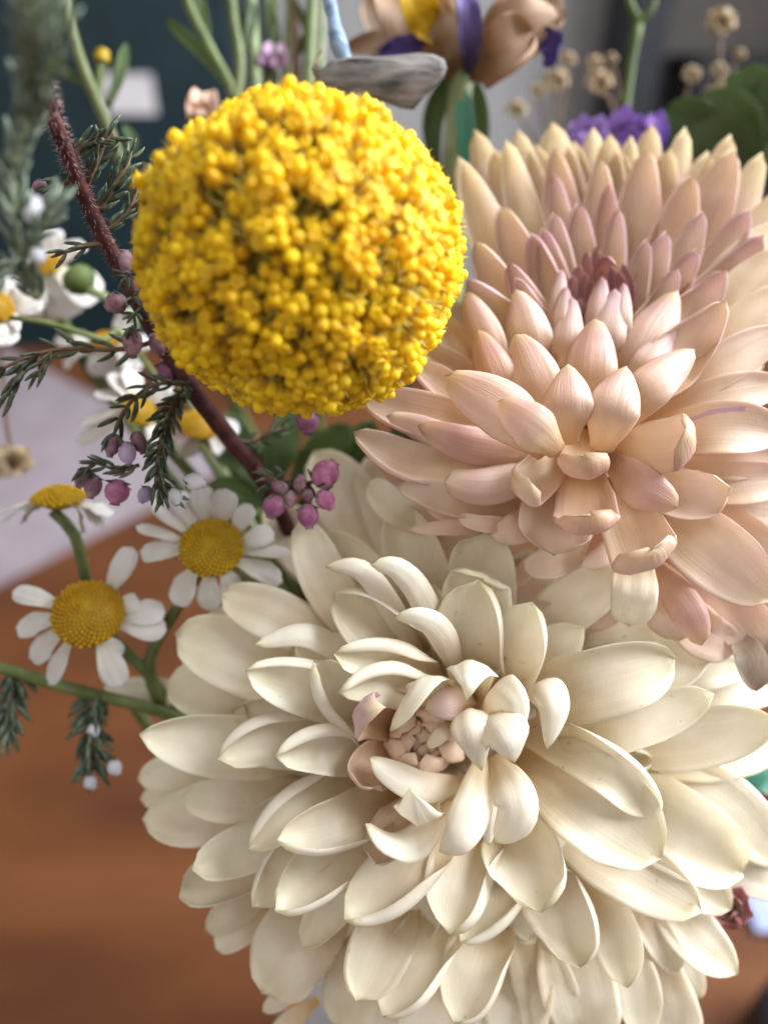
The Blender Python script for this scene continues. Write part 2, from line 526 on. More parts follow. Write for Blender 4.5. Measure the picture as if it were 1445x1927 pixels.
    for i in range(NV - 1):
        a, d = i * NU, (i + 1) * NU
        faces.append((a, d, n + d, n + a))
        a, d = i * NU + NU - 1, (i + 1) * NU + NU - 1
        faces.append((d, a, n + a, n + d))
    for j in range(NU - 1):
        a, b = j, j + 1
        faces.append((b, a, n + a, n + b))
        a, b = (NV - 1) * NU + j, (NV - 1) * NU + j + 1
        faces.append((a, b, n + b, n + a))
    uvs = np.zeros((2 * n, 2), np.float32)
    U, Tt = np.meshgrid((u + 1) / 2, t)
    uvs[:n, 0] = U.ravel() * 0.998; uvs[:n, 1] = Tt.ravel()
    uvs[n:, 0] = U.ravel() * 0.998 + 2.0; uvs[n:, 1] = Tt.ravel()
    return verts, faces, uvs

def petal(parent, pts, w, mat, name='petal', **kw):
    C3 = [px(*p) for p in pts]
    zt = sum(p[2] for p in pts[1:]) / max(1, len(pts) - 1)
    v, f, uv = petal_geo(C3, plen(w, zt), **kw)
    return mesh_obj(name, v, f, mat, parent, uv)

def tube_geo(pts3, radii, n=9, steps=None, rough=0.0, cap=True):
    k = len(pts3)
    ns = steps or max(8, k * 7)
    C, L = catmull(pts3, ns)
    rr = np.interp(np.linspace(0, 1, ns), np.linspace(0, 1, len(radii)), radii)
    T = np.gradient(C, axis=0); T /= np.linalg.norm(T, axis=1)[:, None]
    a0 = np.cross(T[0], [0.13, 0.31, 0.94]); a0 = nrm(a0)
    V, Fc = [], []
    for i in range(ns):
        a0 = nrm(a0 - T[i] * np.dot(a0, T[i]))
        b0 = np.cross(T[i], a0)
        for j in range(n):
            an = 2 * math.pi * j / n
            r = rr[i] * (1 + rough * rnd.uniform(-1, 1))
            V.append(C[i] + (a0 * math.cos(an) + b0 * math.sin(an)) * r)
    for i in range(ns - 1):
        for j in range(n):
            j2 = (j + 1) % n
            Fc.append((i * n + j, i * n + j2, (i + 1) * n + j2, (i + 1) * n + j))
    if cap:
        Fc.append(tuple(range(n - 1, -1, -1)))
        Fc.append(tuple((ns - 1) * n + j for j in range(n)))
    return V, Fc

def tube(parent, pts, r, mat, name='stem', world=False, rough=0.0, n=9, steps=None):
    """pts: (px, py, z); r: pixel radius or list of them"""
    P3 = [np.asarray(p, float) if world else px(*p) for p in pts]
    if not isinstance(r, (list, tuple)): r = [r, r]
    if world: rad = list(r)
    else:
        zi = np.interp(np.linspace(0, 1, len(r)), np.linspace(0, 1, len(pts)), [p[2] for p in pts])
        rad = [plen(a, z) for a, z in zip(r, zi)]
    V, Fc = tube_geo(P3, rad, n=n, rough=rough, steps=steps)
    return mesh_obj(name, V, Fc, mat, parent)

def lathe_mesh(name, prof, mat, n=10):
    """prof: (r, z) list -> mesh data along +Z"""
    V, Fc = [], []
    for r, z in prof:
        for j in range(n):
            a = 2 * math.pi * j / n
            V.append((r * math.cos(a), r * math.sin(a), z))
    for i in range(len(prof) - 1):
        for j in range(n):
            j2 = (j + 1) % n
            Fc.append((i * n + j, i * n + j2, (i + 1) * n + j2, (i + 1) * n + j))
    Fc.append(tuple(range(n - 1, -1, -1)))
    Fc.append(tuple((len(prof) - 1) * n + j for j in range(n)))
    me = bpy.data.meshes.new(name)
    me.from_pydata(V, [], Fc)
    me.polygons.foreach_set('use_smooth', [True] * len(me.polygons))
    if mat: me.materials.append(mat)
    return me

def frame_z(d, spin=0.0):
    return Vector(d).to_track_quat('Z', 'Y').to_matrix().to_4x4() @ Matrix.Rotation(spin, 4, 'Z')

VASE = np.array([0.004, 0.128, 0.0])
MOUTH = VASE + np.array([0, 0, 0.225])

# ------------------------------------------------------------------ the setting
def box_mesh(name, lo, hi, mat, parent=None, bev=0.0):
    lo, hi = np.array(lo, float), np.array(hi, float)
    bm = bmesh.new()
    bmesh.ops.create_cube(bm, size=1.0)
    for v in bm.verts:
        v.co = Vector(((v.co.x) * (hi[0] - lo[0]), (v.co.y) * (hi[1] - lo[1]), (v.co.z) * (hi[2] - lo[2])))
    if bev: bmesh.ops.bevel(bm, geom=bm.edges[:], offset=bev, segments=3, profile=0.5, affect='EDGES')
    me = bpy.data.meshes.new(name)
    bm.to_mesh(me); bm.free()
    me.materials.append(mat)
    o = link(bpy.data.objects.new(name, me))
    place(o, Matrix.Translation(Vector((lo + hi) / 2)), parent)
    return o

def wood_mat():
    m, nt, nd, lk = new_mat('red_brown_wood')
    out = N(nd, 'ShaderNodeOutputMaterial')
    geo = N(nd, 'ShaderNodeNewGeometry')
    mp = N(nd, 'ShaderNodeMapping')
    mp.inputs['Rotation'].default_value = (0, 0, math.radians(-38))
    mp.inputs['Scale'].default_value = (1.0, 3.0, 1.0)
    lk.new(geo.outputs['Position'], mp.inputs[0])
    n1 = N(nd, 'ShaderNodeTexNoise'); n1.inputs['Scale'].default_value = 5.0; n1.inputs['Detail'].default_value = 6
    n1.inputs['Distortion'].default_value = 0.6
    lk.new(mp.outputs[0], n1.inputs['Vector'])
    n2 = N(nd, 'ShaderNodeTexNoise'); n2.inputs['Scale'].default_value = 60.0; n2.inputs['Detail'].default_value = 4
    lk.new(mp.outputs[0], n2.inputs['Vector'])
    c = ramp(nd, lk, n1.outputs[0], [(0.28, lin('48291a')), (0.5, lin('57341e')), (0.72, lin('683f25'))])
    c = mixc(nd, lk, math_n(nd, lk, 'MULTIPLY', n2.outputs[0], 0.15), c, lin('402616'))
    pb = N(nd, 'ShaderNodeBsdfPrincipled')
    lk.new(c, pb.inputs['Base Color'])
    pb.inputs['Roughness'].default_value = 0.6
    pb.inputs['Specular IOR Level'].default_value = 0.08
    bp = N(nd, 'ShaderNodeBump'); bp.inputs['Strength'].default_value = 0.15; bp.inputs['Distance'].default_value = 0.001
    lk.new(n2.outputs[0], bp.inputs['Height']); lk.new(bp.outputs[0], pb.inputs['Normal'])
    lk.new(pb.outputs[0], out.inputs[0])
    return m

M['wood'] = wood_mat()
M['wall'] = plain_mat('grey_plaster', lin('b4b0b0'), lin('c0bcbc'), 30, 0.85, bump=0.1)
M['floor'] = plain_mat('dark_floor', lin('3a332e'), lin('4c433c'), 12, 0.6)
M['teal'] = plain_mat('dark_teal_paint', lin('14262c'), lin('1b3138'), 20, 0.5)
M['tag_white'] = plain_mat('white_card', lin('cfc8cc'), lin('dcd6d8'), 40, 0.7)
M['lilac_card'] = plain_mat('lilac_grey_card', lin('7e7379'), lin('897e84'), 25, 0.7, bump=0.05)
M['black'] = plain_mat('black_plastic', lin('16161a'), lin('222228'), 60, 0.5)
M['charcoal'] = plain_mat('charcoal_paint', lin('26282c'), lin('32343a'), 30, 0.55)
M['taupe'] = plain_mat('taupe_paint', lin('5c5652'), lin('68615c'), 30, 0.6)
M['steel_blue'] = plain_mat('steel_blue_paint', lin('6a7c98'), lin('8092ac'), 30, 0.5)
M['blue_cloth'] = plain_mat('pale_blue_card', lin('8088a8'), lin('9aa2bc'), 60, 0.8)
M['vase'] = plain_mat('pale_blue_glaze', lin('aab2ba'), lin('c2c8cc'), 60, 0.15, bump=0.03, spec=0.5)

tag(box_mesh('wall', (-3, 2.1, -0.8), (3, 2.2, 2.0), M['wall']), kind='structure')
tag(box_mesh('floor', (-3, -1.5, -0.82), (3, 2.1, -0.78), M['floor']), kind='structure')

# table: boards set edge to edge
tb = thing('table', 'red-brown wooden table top under the bouquet', 'table', (0.1, 0.35, -0.78))
ang = math.radians(38)
for i in range(1):
    box_mesh('table_top', (-0.75, -0.45, -0.032), (0.95, 1.02, 0.0), M['wood'], tb, 0.004)
for x in (-0.68, 0.88):
    for y in (-0.38, 0.95):
        box_mesh('leg', (x - 0.03, y - 0.03, -0.78), (x + 0.03, y + 0.03, -0.033), M['wood'], tb, 0.004)

def on_table(x, y, h=0.0):
    d = RIGHT * ((x - 722.5) / F) + UP * ((963.5 - y) / F) + FWD
    k = (h - CAM[2]) / d[2]
    return CAM + d * k

# pale card lying on the table at the left
a = on_table(-260, 1210, 0.012); b = on_table(420, 870, 0.012)
dirv = nrm(b - a); per = np.array([-dirv[1], dirv[0], 0.0])
cw = np.linalg.norm(b - a)
quad = [a - dirv * 0.1, b, b + per * 0.60, a - dirv * 0.1 + per * 0.60]
V = [np.r_[q[:2], 0.0005] for q in quad] + [np.r_[q[:2], 0.012] for q in quad]
Fq = [(3, 2, 1, 0), (4, 5, 6, 7), (0, 1, 5, 4), (1, 2, 6, 5), (2, 3, 7, 6), (3, 0, 4, 7)]
o = mesh_obj('folder', V, Fq, M['lilac_card'], None, smooth=False)
tag(o, 'pale lilac-grey folder lying flat on the wooden table', 'folder')

# dark teal cabinet with white card against the wall
def at_y(x, y, Y):
    d = RIGHT * ((x - 722.5) / F) + UP * ((963.5 - y) / F) + FWD
    return CAM + d * ((Y - CAM[1]) / d[1])
p0 = at_y(60, 330, 1.5); p1 = at_y(425, 0, 1.5)
cb = thing('cabinet', 'dark teal cabinet standing against the grey wall', 'cabinet', ((p0[0] + p1[0]) / 2 - 0.2, 1.78, -0.78))
box_mesh('body', (p0[0] - 0.5, 1.52, -0.78), (p1[0], 2.09, 0.75), M['teal'], cb, 0.004)
box_mesh('door', (p0[0] - 0.47, 1.497, -0.72), (p1[0] - 0.02, 1.517, 0.72), M['teal'], cb, 0.003)
q0 = at_y(203, 215, 1.493); q1 = at_y(284, 140, 1.493)
o = box_mesh('note_card', (q0[0], 1.491, q0[2]), (q1[0], 1.4955, q1[2]), M['tag_white'], None, 0.0008)
tag(o, 'small white note card stuck on the dark teal cabinet', 'card')
# shelf unit at the right: dark posts, a blue-grey strip, taupe panel, charcoal base
sh = thing('shelf_unit', 'charcoal shelf unit with taupe back panel against the grey wall', 'shelf', (at_y(1350, 100, 1.9)[0], 1.9, -0.78))
def rect(name, x0, y0, x1, y1, Y, mat, parent, dep=0.05, top=None):
    a = at_y(x0, y1, Y); b = at_y(x1, y0, Y)
    return box_mesh(name, (a[0], Y, a[2]), (b[0], Y + dep, b[2] if top is None else top), mat, parent, 0.002)
rect('post', 1148, 0, 1205, 640, 1.80, M['charcoal'], sh, 0.25, 0.8)
rect('back_panel', 1206, 0, 2000, 110, 2.02, M['taupe'], sh, 0.06, 0.8)
rect('shelf_front', 1207, 112, 2000, 640, 1.82, M['charcoal'], sh, 0.2)
o = rect('blue_bottle', 1226, -60, 1262, 100, 1.9, M['steel_blue'], None, 0.05)
tag(o, 'steel-blue narrow box standing on the charcoal shelf', 'box')

# black object and blue card on the table at the lower right
c = on_table(1530, 1965, 0.02)
V, Fc = [], []
for i, (r, z) in enumerate([(0.030, 0.0005), (0.034, 0.004), (0.034, 0.030), (0.030, 0.036), (0.012, 0.038), (0.010, 0.05), (0.001, 0.052)]):
    for j in range(24):
        an = j / 24 * 2 * math.pi
        V.append((c[0] + 0.8 * r * math.cos(an), c[1] + 0.8 * r * math.sin(an), z))
for i in range(6):
    for j in range(24):
        Fc.append((i * 24 + j, i * 24 + (j + 1) % 24, (i + 1) * 24 + (j + 1) % 24, (i + 1) * 24 + j))
Fc.append(tuple(range(23, -1, -1)))
tag(mesh_obj('jar_lid', V, Fc, M['black']), 'round black lid lying on the table below the white chrysanthemum', 'lid')
c = on_table(1500, 1700, 0.002)
o = box_mesh('card', (c[0] - 0.03, c[1] - 0.016, 0.0006), (c[0] + 0.12, c[1] + 0.06, 0.004), M['blue_cloth'], None, 0.0005)
tag(o, 'pale blue card lying on the table behind the dried red flowers', 'card')

# vase
vz = thing('vase', 'pale blue-grey glazed vase holding the bouquet', 'vase', tuple(VASE))
prof = [(0.030, 0.001), (0.036, 0.004), (0.043, 0.05), (0.045, 0.10), (0.040, 0.15), (0.032, 0.185), (0.030, 0.20), (0.034, 0.215), (0.0315, 0.216), (0.0275, 0.20), (0.029, 0.185), (0.036, 0.15), (0.040, 0.10), (0.038, 0.05), (0.02, 0.008)]
me = lathe_mesh('body', prof, M['vase'], 40)
inst('body', me, Matrix.Translation(Vector(VASE)), vz)

# ------------------------------------------------------------------ the cream-white chrysanthemum
HUBW = px(815, 1400, -24)
wm_ = thing('chrysanthemum', 'large cream-white chrysanthemum with greenish petal tips and small pink eye', 'chrysanthemum', tuple(HUBW))
def pw(pts, w, mat='white', **kw):
    return petal(wm_, pts, w, M[mat], **kw)

# outermost ring and back rows
pw([(700,1250,-24),(612,1090,-15),(566,978,-14)], 92, cup=22, tip=0.2)
pw([(790,1240,-26),(700,1085,-20),(606,1002,-19)], 95, cup=28, fr=60, tip=0.3)
pw([(840,1230,-26),(790,1070,-17),(752,950,-15)], 110, cup=30, tip=0.1, fr=50)
pw([(680,1260,-24),(535,1165,-15),(416,1118,-14)], 98, cup=30, tip=0.1)
pw([(580,1260,-26),(460,1195,-22),(385,1160,-21)], 85, cup=20)
pw([(680,1340,-24),(460,1235,-16),(330,1195,-16)], 135, cup=26, tip=0.1)
pw([(660,1380,-26),(440,1305,-20),(312,1285,-20)], 130, cup=22)
pw([(440,1315,-32),(290,1302,-32),(196,1292,-31)], 48, cup=20, tip=0.4)
pw([(660,1420,-22),(430,1398,-12),(281,1384,-11)], 112, cup=32, fr=55, tip=0.7, hook=20)
pw([(480,1450,-27),(340,1450,-25),(260,1468,-24)], 70, cup=20)
pw([(480,1480,-28),(340,1490,-26),(264,1505,-25)], 60, cup=20)
pw([(620,1460,-24),(400,1530,-17),(268,1543,-17)], 112, cup=24, tip=0.5)
pw([(640,1480,-22),(450,1505,-13),(343,1500,-12)], 84, cup=22, tip=0.0)
pw([(660,1530,-22),(450,1640,-13),(354,1682,-12)], 104, cup=34, fl=60, hook=25, tip=0.1)
pw([(660,1530,-20),(480,1590,-11),(374,1632,-9)], 92, cup=32, hook=35, tip=0.0)
pw([(540,1650,-26),(440,1715,-21),(388,1752,-20)], 62, cup=28)
pw([(560,1680,-27),(460,1740,-22),(405,1786,-21)], 64, cup=28)
pw([(680,1610,-22),(560,1770,-14),(496,1872,-13)], 150, cup=24, tip=0.25, ruffle=1.8)
pw([(600,1820,-24),(535,1875,-20),(494,1902,-19)], 36, cup=20)
pw([(740,1700,-22),(665,1860,-14),(640,1935,-13)], 115, cup=24, tip=0.5)
pw([(600,1880,-26),(540,1930,-24),(510,1990,-24)], 46, cup=20)
pw([(860,1760,-24),(815,1890,-17),(790,1990,-16)], 120, cup=24)
pw([(940,1680,-22),(1015,1840,-15),(1048,1980,-14)], 118, cup=24, ruffle=1.6)
pw([(1030,1670,-22),(1085,1830,-14),(1108,1960,-13)], 140, cup=30, hook=-25, ruffle=1.8)
pw([(1130,1700,-23),(1190,1840,-16),(1205,1935,-15)], 88, cup=34, hook=20)
pw([(1180,1720,-25),(1245,1870,-20),(1280,2000,-19)], 110, cup=24, ruffle=1.6)
pw([(1160,1640,-22),(1225,1740,-17),(1275,1832,-16)], 60, cup=34, ruffle=1.5)
pw([(1200,1600,-24),(1290,1740,-17),(1386,1834,-13)], 98, cup=30, tip=0.7, roll=-12)
pw([(1240,1700,-26),(1290,1800,-22),(1315,1880,-21)], 46, cup=28)
pw([(1160,1580,-24),(1295,1655,-17),(1364,1704,-16)], 92, cup=38, hook=15, tip=0.4)
pw([(1200,1550,-28),(1370,1632,-25),(1500,1680,-25)], 74, cup=18)
pw([(1110,1410,-24),(1330,1495,-16),(1436,1600,-16)], 122, cup=28, hook=35, tip=0.1, hookt=0.6)
pw([(1120,1430,-24),(1320,1425,-18),(1480,1392,-19)], 92, cup=22)
pw([(1100,1340,-24),(1310,1265,-18),(1408,1262,-18)], 76, cup=24)
pw([(1100,1370,-24),(1330,1300,-18),(1480,1290,-19)], 96, cup=22)
pw([(980,1310,-24),(1160,1232,-15),(1285,1200,-14)], 104, cup=26, ruffle=1.8)
pw([(990,1340,-22),(1200,1278,-11),(1332,1222,-11)], 100, cup=26, ruffle=1.6, fr=35)
pw([(1040,1420,-22),(1290,1395,-10),(1433,1362,-9)], 112, cup=28, hook=30, tip=0.35, hookt=0.62)
pw([(960,1260,-22),(1060,1145,-14),(1172,1078,-13)], 104, cup=20)
pw([(920,1260,-24),(905,1110,-14),(905,1000,-10)], 128, cup=30, hook=25, tip=-0.4, ruffle=1.6)
pw([(960,1290,-20),(1035,1225,-11),(1098,1182,-8)], 92, cup=22, tip=0.9)
# middle rows
pw([(890,1300,-20),(893,1150,-8),(902,1082,-5),(910,1092,-2)], 138, cup=26, tip=-0.3)
pw([(885,1310,-18),(893,1200,-6),(900,1098,-3)], 130, cup=34, fr=75, tip=0.0, hook=15)
pw([(925,1310,-17),(985,1220,-5),(1003,1140,-2)], 112, cup=32, fr=60, tip=0.1, hook=12)
pw([(930,1340,-18),(1110,1285,-4),(1270,1240,-5)], 122, cup=30, fl=50, tip=0.3)
pw([(960,1410,-17),(1150,1377,-4),(1326,1318,-3)], 92, cup=40, hook=30, tip=0.2, roll=-10)
pw([(960,1370,-14),(1140,1432,-1),(1238,1530,-2)], 84, cup=40, fl=90, tip=0.3)
pw([(940,1400,-16),(1085,1490,-2),(1216,1592,-3)], 172, cup=36, hook=35, tip=0.1, hookt=0.68)
pw([(1050,1450,-20),(1280,1555,-9),(1376,1632,-9)], 150, cup=52, fl=40, tip=0.25, hook=20)
pw([(960,1480,-18),(1160,1615,-7),(1290,1698,-6)], 126, cup=34, hook=38, tip=0.2, hookt=0.66)
pw([(935,1500,-16),(1000,1620,-4),(1020,1716,0)], 140, cup=46, hook=48, tip=0.0, fl=45, fr=30, tm=0.66, hookt=0.66)
pw([(970,1570,-18),(1070,1710,-7),(1088,1806,-5)], 118, cup=36, fl=80, hook=35, tip=0.2)
pw([(1060,1620,-20),(1155,1740,-10),(1176,1842,-8)], 88, cup=46, fl=50, hook=35, tip=0.2)
pw([(900,1530,-16),(878,1660,-4),(852,1752,-1)], 118, cup=42, fl=100, hook=35, tip=0.3)
pw([(980,1600,-19),(945,1705,-8),(872,1772,-4)], 84, cup=40, fl=100, hook=20, tip=0.4)
pw([(850,1500,-14),(765,1650,-3),(658,1728,0)], 112, cup=40, fl=115, hook=25, tip=0.25)
pw([(780,1640,-18),(705,1780,-7),(676,1868,-5)], 114, cup=34, fr=75, hook=30, tip=0.15)
pw([(850,1670,-18),(795,1815,-7),(730,1902,-5)], 110, cup=38, fl=95, hook=25, tip=0.3)
pw([(930,1690,-18),(905,1830,-7),(860,1916,-5)], 112, cup=42, fl=75, hook=35, tip=0.2)
pw([(760,1530,-16),(610,1645,-4),(526,1708,-1)], 112, cup=40, fl=85, fr=40, hook=30, tip=0.3)
pw([(740,1510,-17),(570,1580,-7),(485,1692,-4)], 94, cup=36, fr=85, hook=25, tip=0.3)
pw([(760,1480,-14),(645,1555,-2),(526,1584,1)], 92, cup=42, fl=80, fr=40, hook=35, tip=0.4)
pw([(740,1450,-16),(570,1495,-5),(478,1584,-3)], 84, cup=40, fr=120, hook=20, tip=0.4)
pw([(700,1410,-18),(520,1372,-7),(418,1418,-4)], 100, cup=38, fr=105, hook=25, tip=0.3)
pw([(740,1430,-14),(620,1392,-2),(522,1414,1)], 90, cup=42, fr=120, hook=30, tip=0.3)
pw([(740,1360,-17),(600,1285,-6),(474,1260,-4)], 100, cup=38, fr=100, hook=25, tip=0.3)
pw([(760,1320,-17),(600,1200,-5),(480,1212,-4)], 48, cup=45, side='o', roll=25, tip=0.5)
pw([(750,1390,-14),(645,1335,-4),(584,1248,0)], 94, cup=42, fl=110, hook=25, tip=0.2)
pw([(820,1290,-17),(720,1190,-7),(636,1118,-5)], 118, cup=36, fr=80, fl=60, hook=20, tip=0.0)
pw([(820,1290,-14),(745,1150,-4),(682,1072,-1),(612,1066,-2)], 46, cup=50, side='o', roll=20, tip=0.4)
pw([(850,1280,-14),(803,1140,-2),(752,1074,2),(697,1062,2)], 52, cup=50, side='o', roll=15, tip=0.1)
pw([(870,1290,-12),(835,1200,0),(792,1166,4),(744,1162,4)], 52, cup=45, side='o', roll=10, tip=0.4)
pw([(835,1310,-13),(745,1232,-1),(634,1222,2)], 84, cup=40, fr=125, hook=25, tip=0.2)
pw([(815,1330,-12),(735,1268,0),(640,1290,3)], 86, cup=36, fr=120, hook=25, tip=0.6)
# inner curled petals that show their backs
pw([(780,1385,-14),(700,1352,-3),(668,1338,5),(690,1333,10),(726,1332,11)], 112, 'white_pink', cup=16, tip=0.9, ref=0.3, crease=22, tm=0.74, kite=0.6)
pw([(822,1370,-12),(812,1290,-1),(800,1274,5),(772,1316,8),(734,1374,7)], 98, cup=8, tip=0.9, ref=0.2, tm=0.6, kite=0.6, crease=14)
pw([(885,1330,-12),(886,1258,0),(886,1246,6),(882,1285,11),(879,1316,10)], 112, cup=10, tip=0.9, ref=0.2, crease=24, tm=0.64, kite=0.8)
pw([(895,1315,-8),(855,1322,3),(798,1334,4)], 66, 'white_pink', cup=36, side='o', tip=0.5)
pw([(905,1345,-8),(925,1302,4),(960,1318,9),(980,1378,9)], 88, cup=16, side='o', tip=0.7, ref=0.7, crease=20, kite=0.5, tm=0.66)
pw([(985,1330,-8),(1012,1286,2),(1040,1325,7),(1030,1410,7)], 78, cup=18, side='o', tip=0.8, ref=0.7, crease=18, kite=0.5, tm=0.6)
pw([(900,1360,-8),(888,1335,5),(892,1380,10),(906,1450,8)], 92, cup=12, side='o', tip=0.8, ref=0.8, tm=0.72, crease=20, kite=0.7)
pw([(912,1362,-4),(922,1350,8),(955,1388,13),(968,1436,11)], 106, cup=12, side='o', tip=0.8, ref=0.8, tm=0.76, crease=20, kite=0.7)
pw([(880,1470,-10),(800,1478,0),(694,1428,3)], 64, cup=48, side='o', tip=0.6, roll=20)
pw([(770,1410,-12),(690,1445,-2),(652,1494,2)], 92, 'white_pink', cup=48, hook=80, tip=0.1, ruffle=1.8)
pw([(800,1440,-12),(786,1535,0),(782,1546,6),(774,1484,11)], 112, cup=10, tip=0.9, ref=0.2, crease=24, tm=0.62, kite=0.8)
pw([(850,1510,-10),(785,1580,1),(735,1582,5),(688,1550,6)], 66, cup=48, side='o', tip=0.6, roll=10)
pw([(810,1490,-13),(725,1590,-3),(696,1640,0)], 90, 'white_pink', cup=50, hook=70, tip=0.3, ruffle=2.2)
pw([(905,1420,-8),(893,1500,4),(862,1572,8),(828,1602,6)], 74, cup=40, side='o', tip=0.5)
pw([(928,1420,-8),(960,1480,5),(968,1535,8),(932,1586,6)], 80, cup=40, side='o', tip=0.5)
pw([(925,1450,-6),(920,1530,2),(918,1590,3)], 30, cup=40, side='o', tip=0.4)
pw([(850,1360,-4),(832,1380,0),(805,1406,-2)], 26, cup=40, side='o', tip=0.8)
# the pink eye
re_ = random.Random(3)
ecx, ecy = 800, 1396
for ring, (r0, n_, z0, wd) in enumerate(((64, 7, -3.5, 66), (46, 6, -4.5, 54), (30, 5, -5.5, 42), (15, 4, -6.2, 28))):
    for i in range(n_):
        a_ = (i + 0.5 * (ring % 2)) / n_ * 2 * math.pi + re_.uniform(-0.18, 0.18)
        rr = r0 * re_.uniform(0.92, 1.1)
        k = re_.uniform(0.30, 0.58) if ring < 2 else re_.uniform(-0.25, 0.2)
        dz = re_.uniform(-0.7, 0.7)
        sw = 0.45 + re_.uniform(-0.15, 0.2)
        p0 = (ecx + rr * math.cos(a_), ecy + rr * math.sin(a_) * 0.92, -15)
        p1 = (ecx + 1.04 * rr * math.cos(a_ + sw * 0.3), ecy + 0.95 * rr * math.sin(a_ + sw * 0.3), z0 - 3.5 + dz)
        p2 = (ecx + 0.85 * rr * math.cos(a_ + sw * 0.7), ecy + 0.8 * rr * math.sin(a_ + sw * 0.7), z0 + dz)
        p3 = (ecx + k * rr * math.cos(a_ + sw), ecy + k * rr * math.sin(a_ + sw), z0 - 0.6 + dz)
        pw([p0, p1, p2, p3], wd * re_.uniform(0.85, 1.1), 'eye', cup=26, side='o', tip=re_.uniform(0.3, 0.8), NV=18, NU=9, ruffle=2.2, ref=0.6, hint=nrm(CAM - HUBW) + RIGHT * math.cos(a_) - UP * math.sin(a_), base=0.7)
for k in range(5):
    a_ = k * 1.257
    pw([(ecx + 70 * math.cos(a_), ecy + 70 * math.sin(a_), -16), (ecx + 30 * math.cos(a_), ecy + 30 * math.sin(a_), -12), (ecx - 20 * math.cos(a_), ecy - 20 * math.sin(a_), -11)], 70, 'eye', cup=15, NV=10, NU=7)
for i in range(14):
    a_ = i * 2.4
    pw([(815 + 20 * math.cos(a_), 1410 + 20 * math.sin(a_), -24), (815 + 80 * math.cos(a_), 1410 + 80 * math.sin(a_), -17), (815 + 190 * math.cos(a_), 1420 + 180 * math.sin(a_), -17)], 110, cup=30, NV=14, NU=9)
for pts, w in [([(1000,1250,-22),(1100,1165,-18),(1240,1130,-18)], 115), ([(970,1280,-22),(1130,1195,-18),(1300,1165,-18)], 105), ([(960,1200,-24),(985,1110,-18),(1020,1040,-18)], 110)]:
    pw(pts, w, cup=24)
# back rows hidden below, closing the gaps
nb = 34
for i in range(nb):
    a_ = i / nb * 2 * math.pi + rnd.uniform(-0.05, 0.05)
    ca, sa = math.cos(a_), math.sin(a_)
    rx = 400 if ca > 0 else 430
    ry = 380 if sa > 0 else 300
    k = 1.0 if i % 2 else 0.82
    zt = -26 if i % 2 else -21
    pw([(815 + 40 * ca, 1430 + 40 * sa, -28), (815 + 0.6 * rx * ca * k, 1430 + 0.6 * ry * sa * k, zt), (815 + rx * ca * k, 1430 + ry * sa * k, zt - 2)],
       rnd.uniform(100, 135), cup=26, tip=0.2, NV=14, NU=9)
pw([(890,1740,-23),(925,1880,-16),(935,1990,-15)], 124, cup=28)
pw([(1000,1720,-21),(985,1870,-15),(968,1985,-14)], 112, cup=30, fl=50)
pw([(720,1740,-24),(715,1880,-18),(700,1990,-17)], 110, cup=28)
rm_ = random.Random(11)
for i in range(26):                     # petals half hidden between the rows
    a_ = i / 26 * 2 * math.pi + rm_.uniform(-0.1, 0.1)
    ca, sa = math.cos(a_), math.sin(a_)
    rx = (470 if ca > 0 else 470) * rm_.uniform(0.74, 0.92)
    ry = (430 if sa > 0 else 330) * rm_.uniform(0.74, 0.92)
    z_ = rm_.uniform(-16, -13)
    pw([(815 + 90 * ca, 1430 + 90 * sa, -22), (815 + 0.62 * rx * ca, 1430 + 0.62 * ry * sa, z_ + 2), (815 + rx * ca + rm_.uniform(-25, 25), 1430 + ry * sa + rm_.uniform(-25, 25), z_)],
       rm_.uniform(66, 96), cup=rm_.uniform(30, 46), fl=rm_.choice((0, 40, 90)), fr=rm_.choice((0, 40, 90)), hook=rm_.uniform(5, 35), tip=rm_.uniform(0.1, 0.5), rng=rm_)
# calyx and stem
back = nrm(HUBW - CAM) * 0.9 + np.array([0, 0, -0.35]); back = nrm(back)
me = lathe_mesh('calyx', [(0.001, -0.004), (0.012, -0.003), (0.0135, 0.001), (0.010, 0.006), (0.005, 0.012), (0.0032, 0.016)], M['stem_green'], 20)
inst('calyx', me, Matrix.Translation(Vector(HUBW + back * 0.020)) @ frame_z(back), wm_)
tube(wm_, [HUBW + back * 0.030, HUBW + back * 0.045 + np.array([0, 0, -0.02]), MOUTH + np.array([0.01, -0.012, 0.01]), VASE + np.array([0.0, 0.0, 0.05])], [0.003, 0.003], M['stem_green'], world=True)

# ------------------------------------------------------------------ the peach chrysanthemum
HUBP = px(1110, 760, -24)
pm_ = thing('chrysanthemum', 'peach chrysanthemum with incurved mauve-tipped petals and dark mauve eye', 'chrysanthemum', tuple(HUBP))
def pp(pts, w, mat='peach', **kw):
    return petal(pm_, pts, w, M[mat], **kw)
def zy(y):
    return -38 + (y - 260) * 0.088

def back_petal(tx, ty, w, mat='peach_back', by=690, dz=0.0, kx=0.30, **kw):
    bx = 1118 + (tx - 1118) * kx
    zt = zy(ty) + dz
    mx_ = bx + (tx - bx) * 0.62; my = by + (ty - by) * 0.55
    kw.setdefault('cup', 36); kw.setdefault('tip', 0.42); kw.setdefault('hook', 14); kw.setdefault('fl', 42 if mat == 'peach_back' else 58); kw.setdefault('fr', 42 if mat == 'peach_back' else 58); kw.setdefault('tm', 0.55)
    w *= 1.38
    return pp([(bx, by, zt + 3), (mx_, my, zt - 2.5), (tx, ty, zt)], w, mat, **kw)

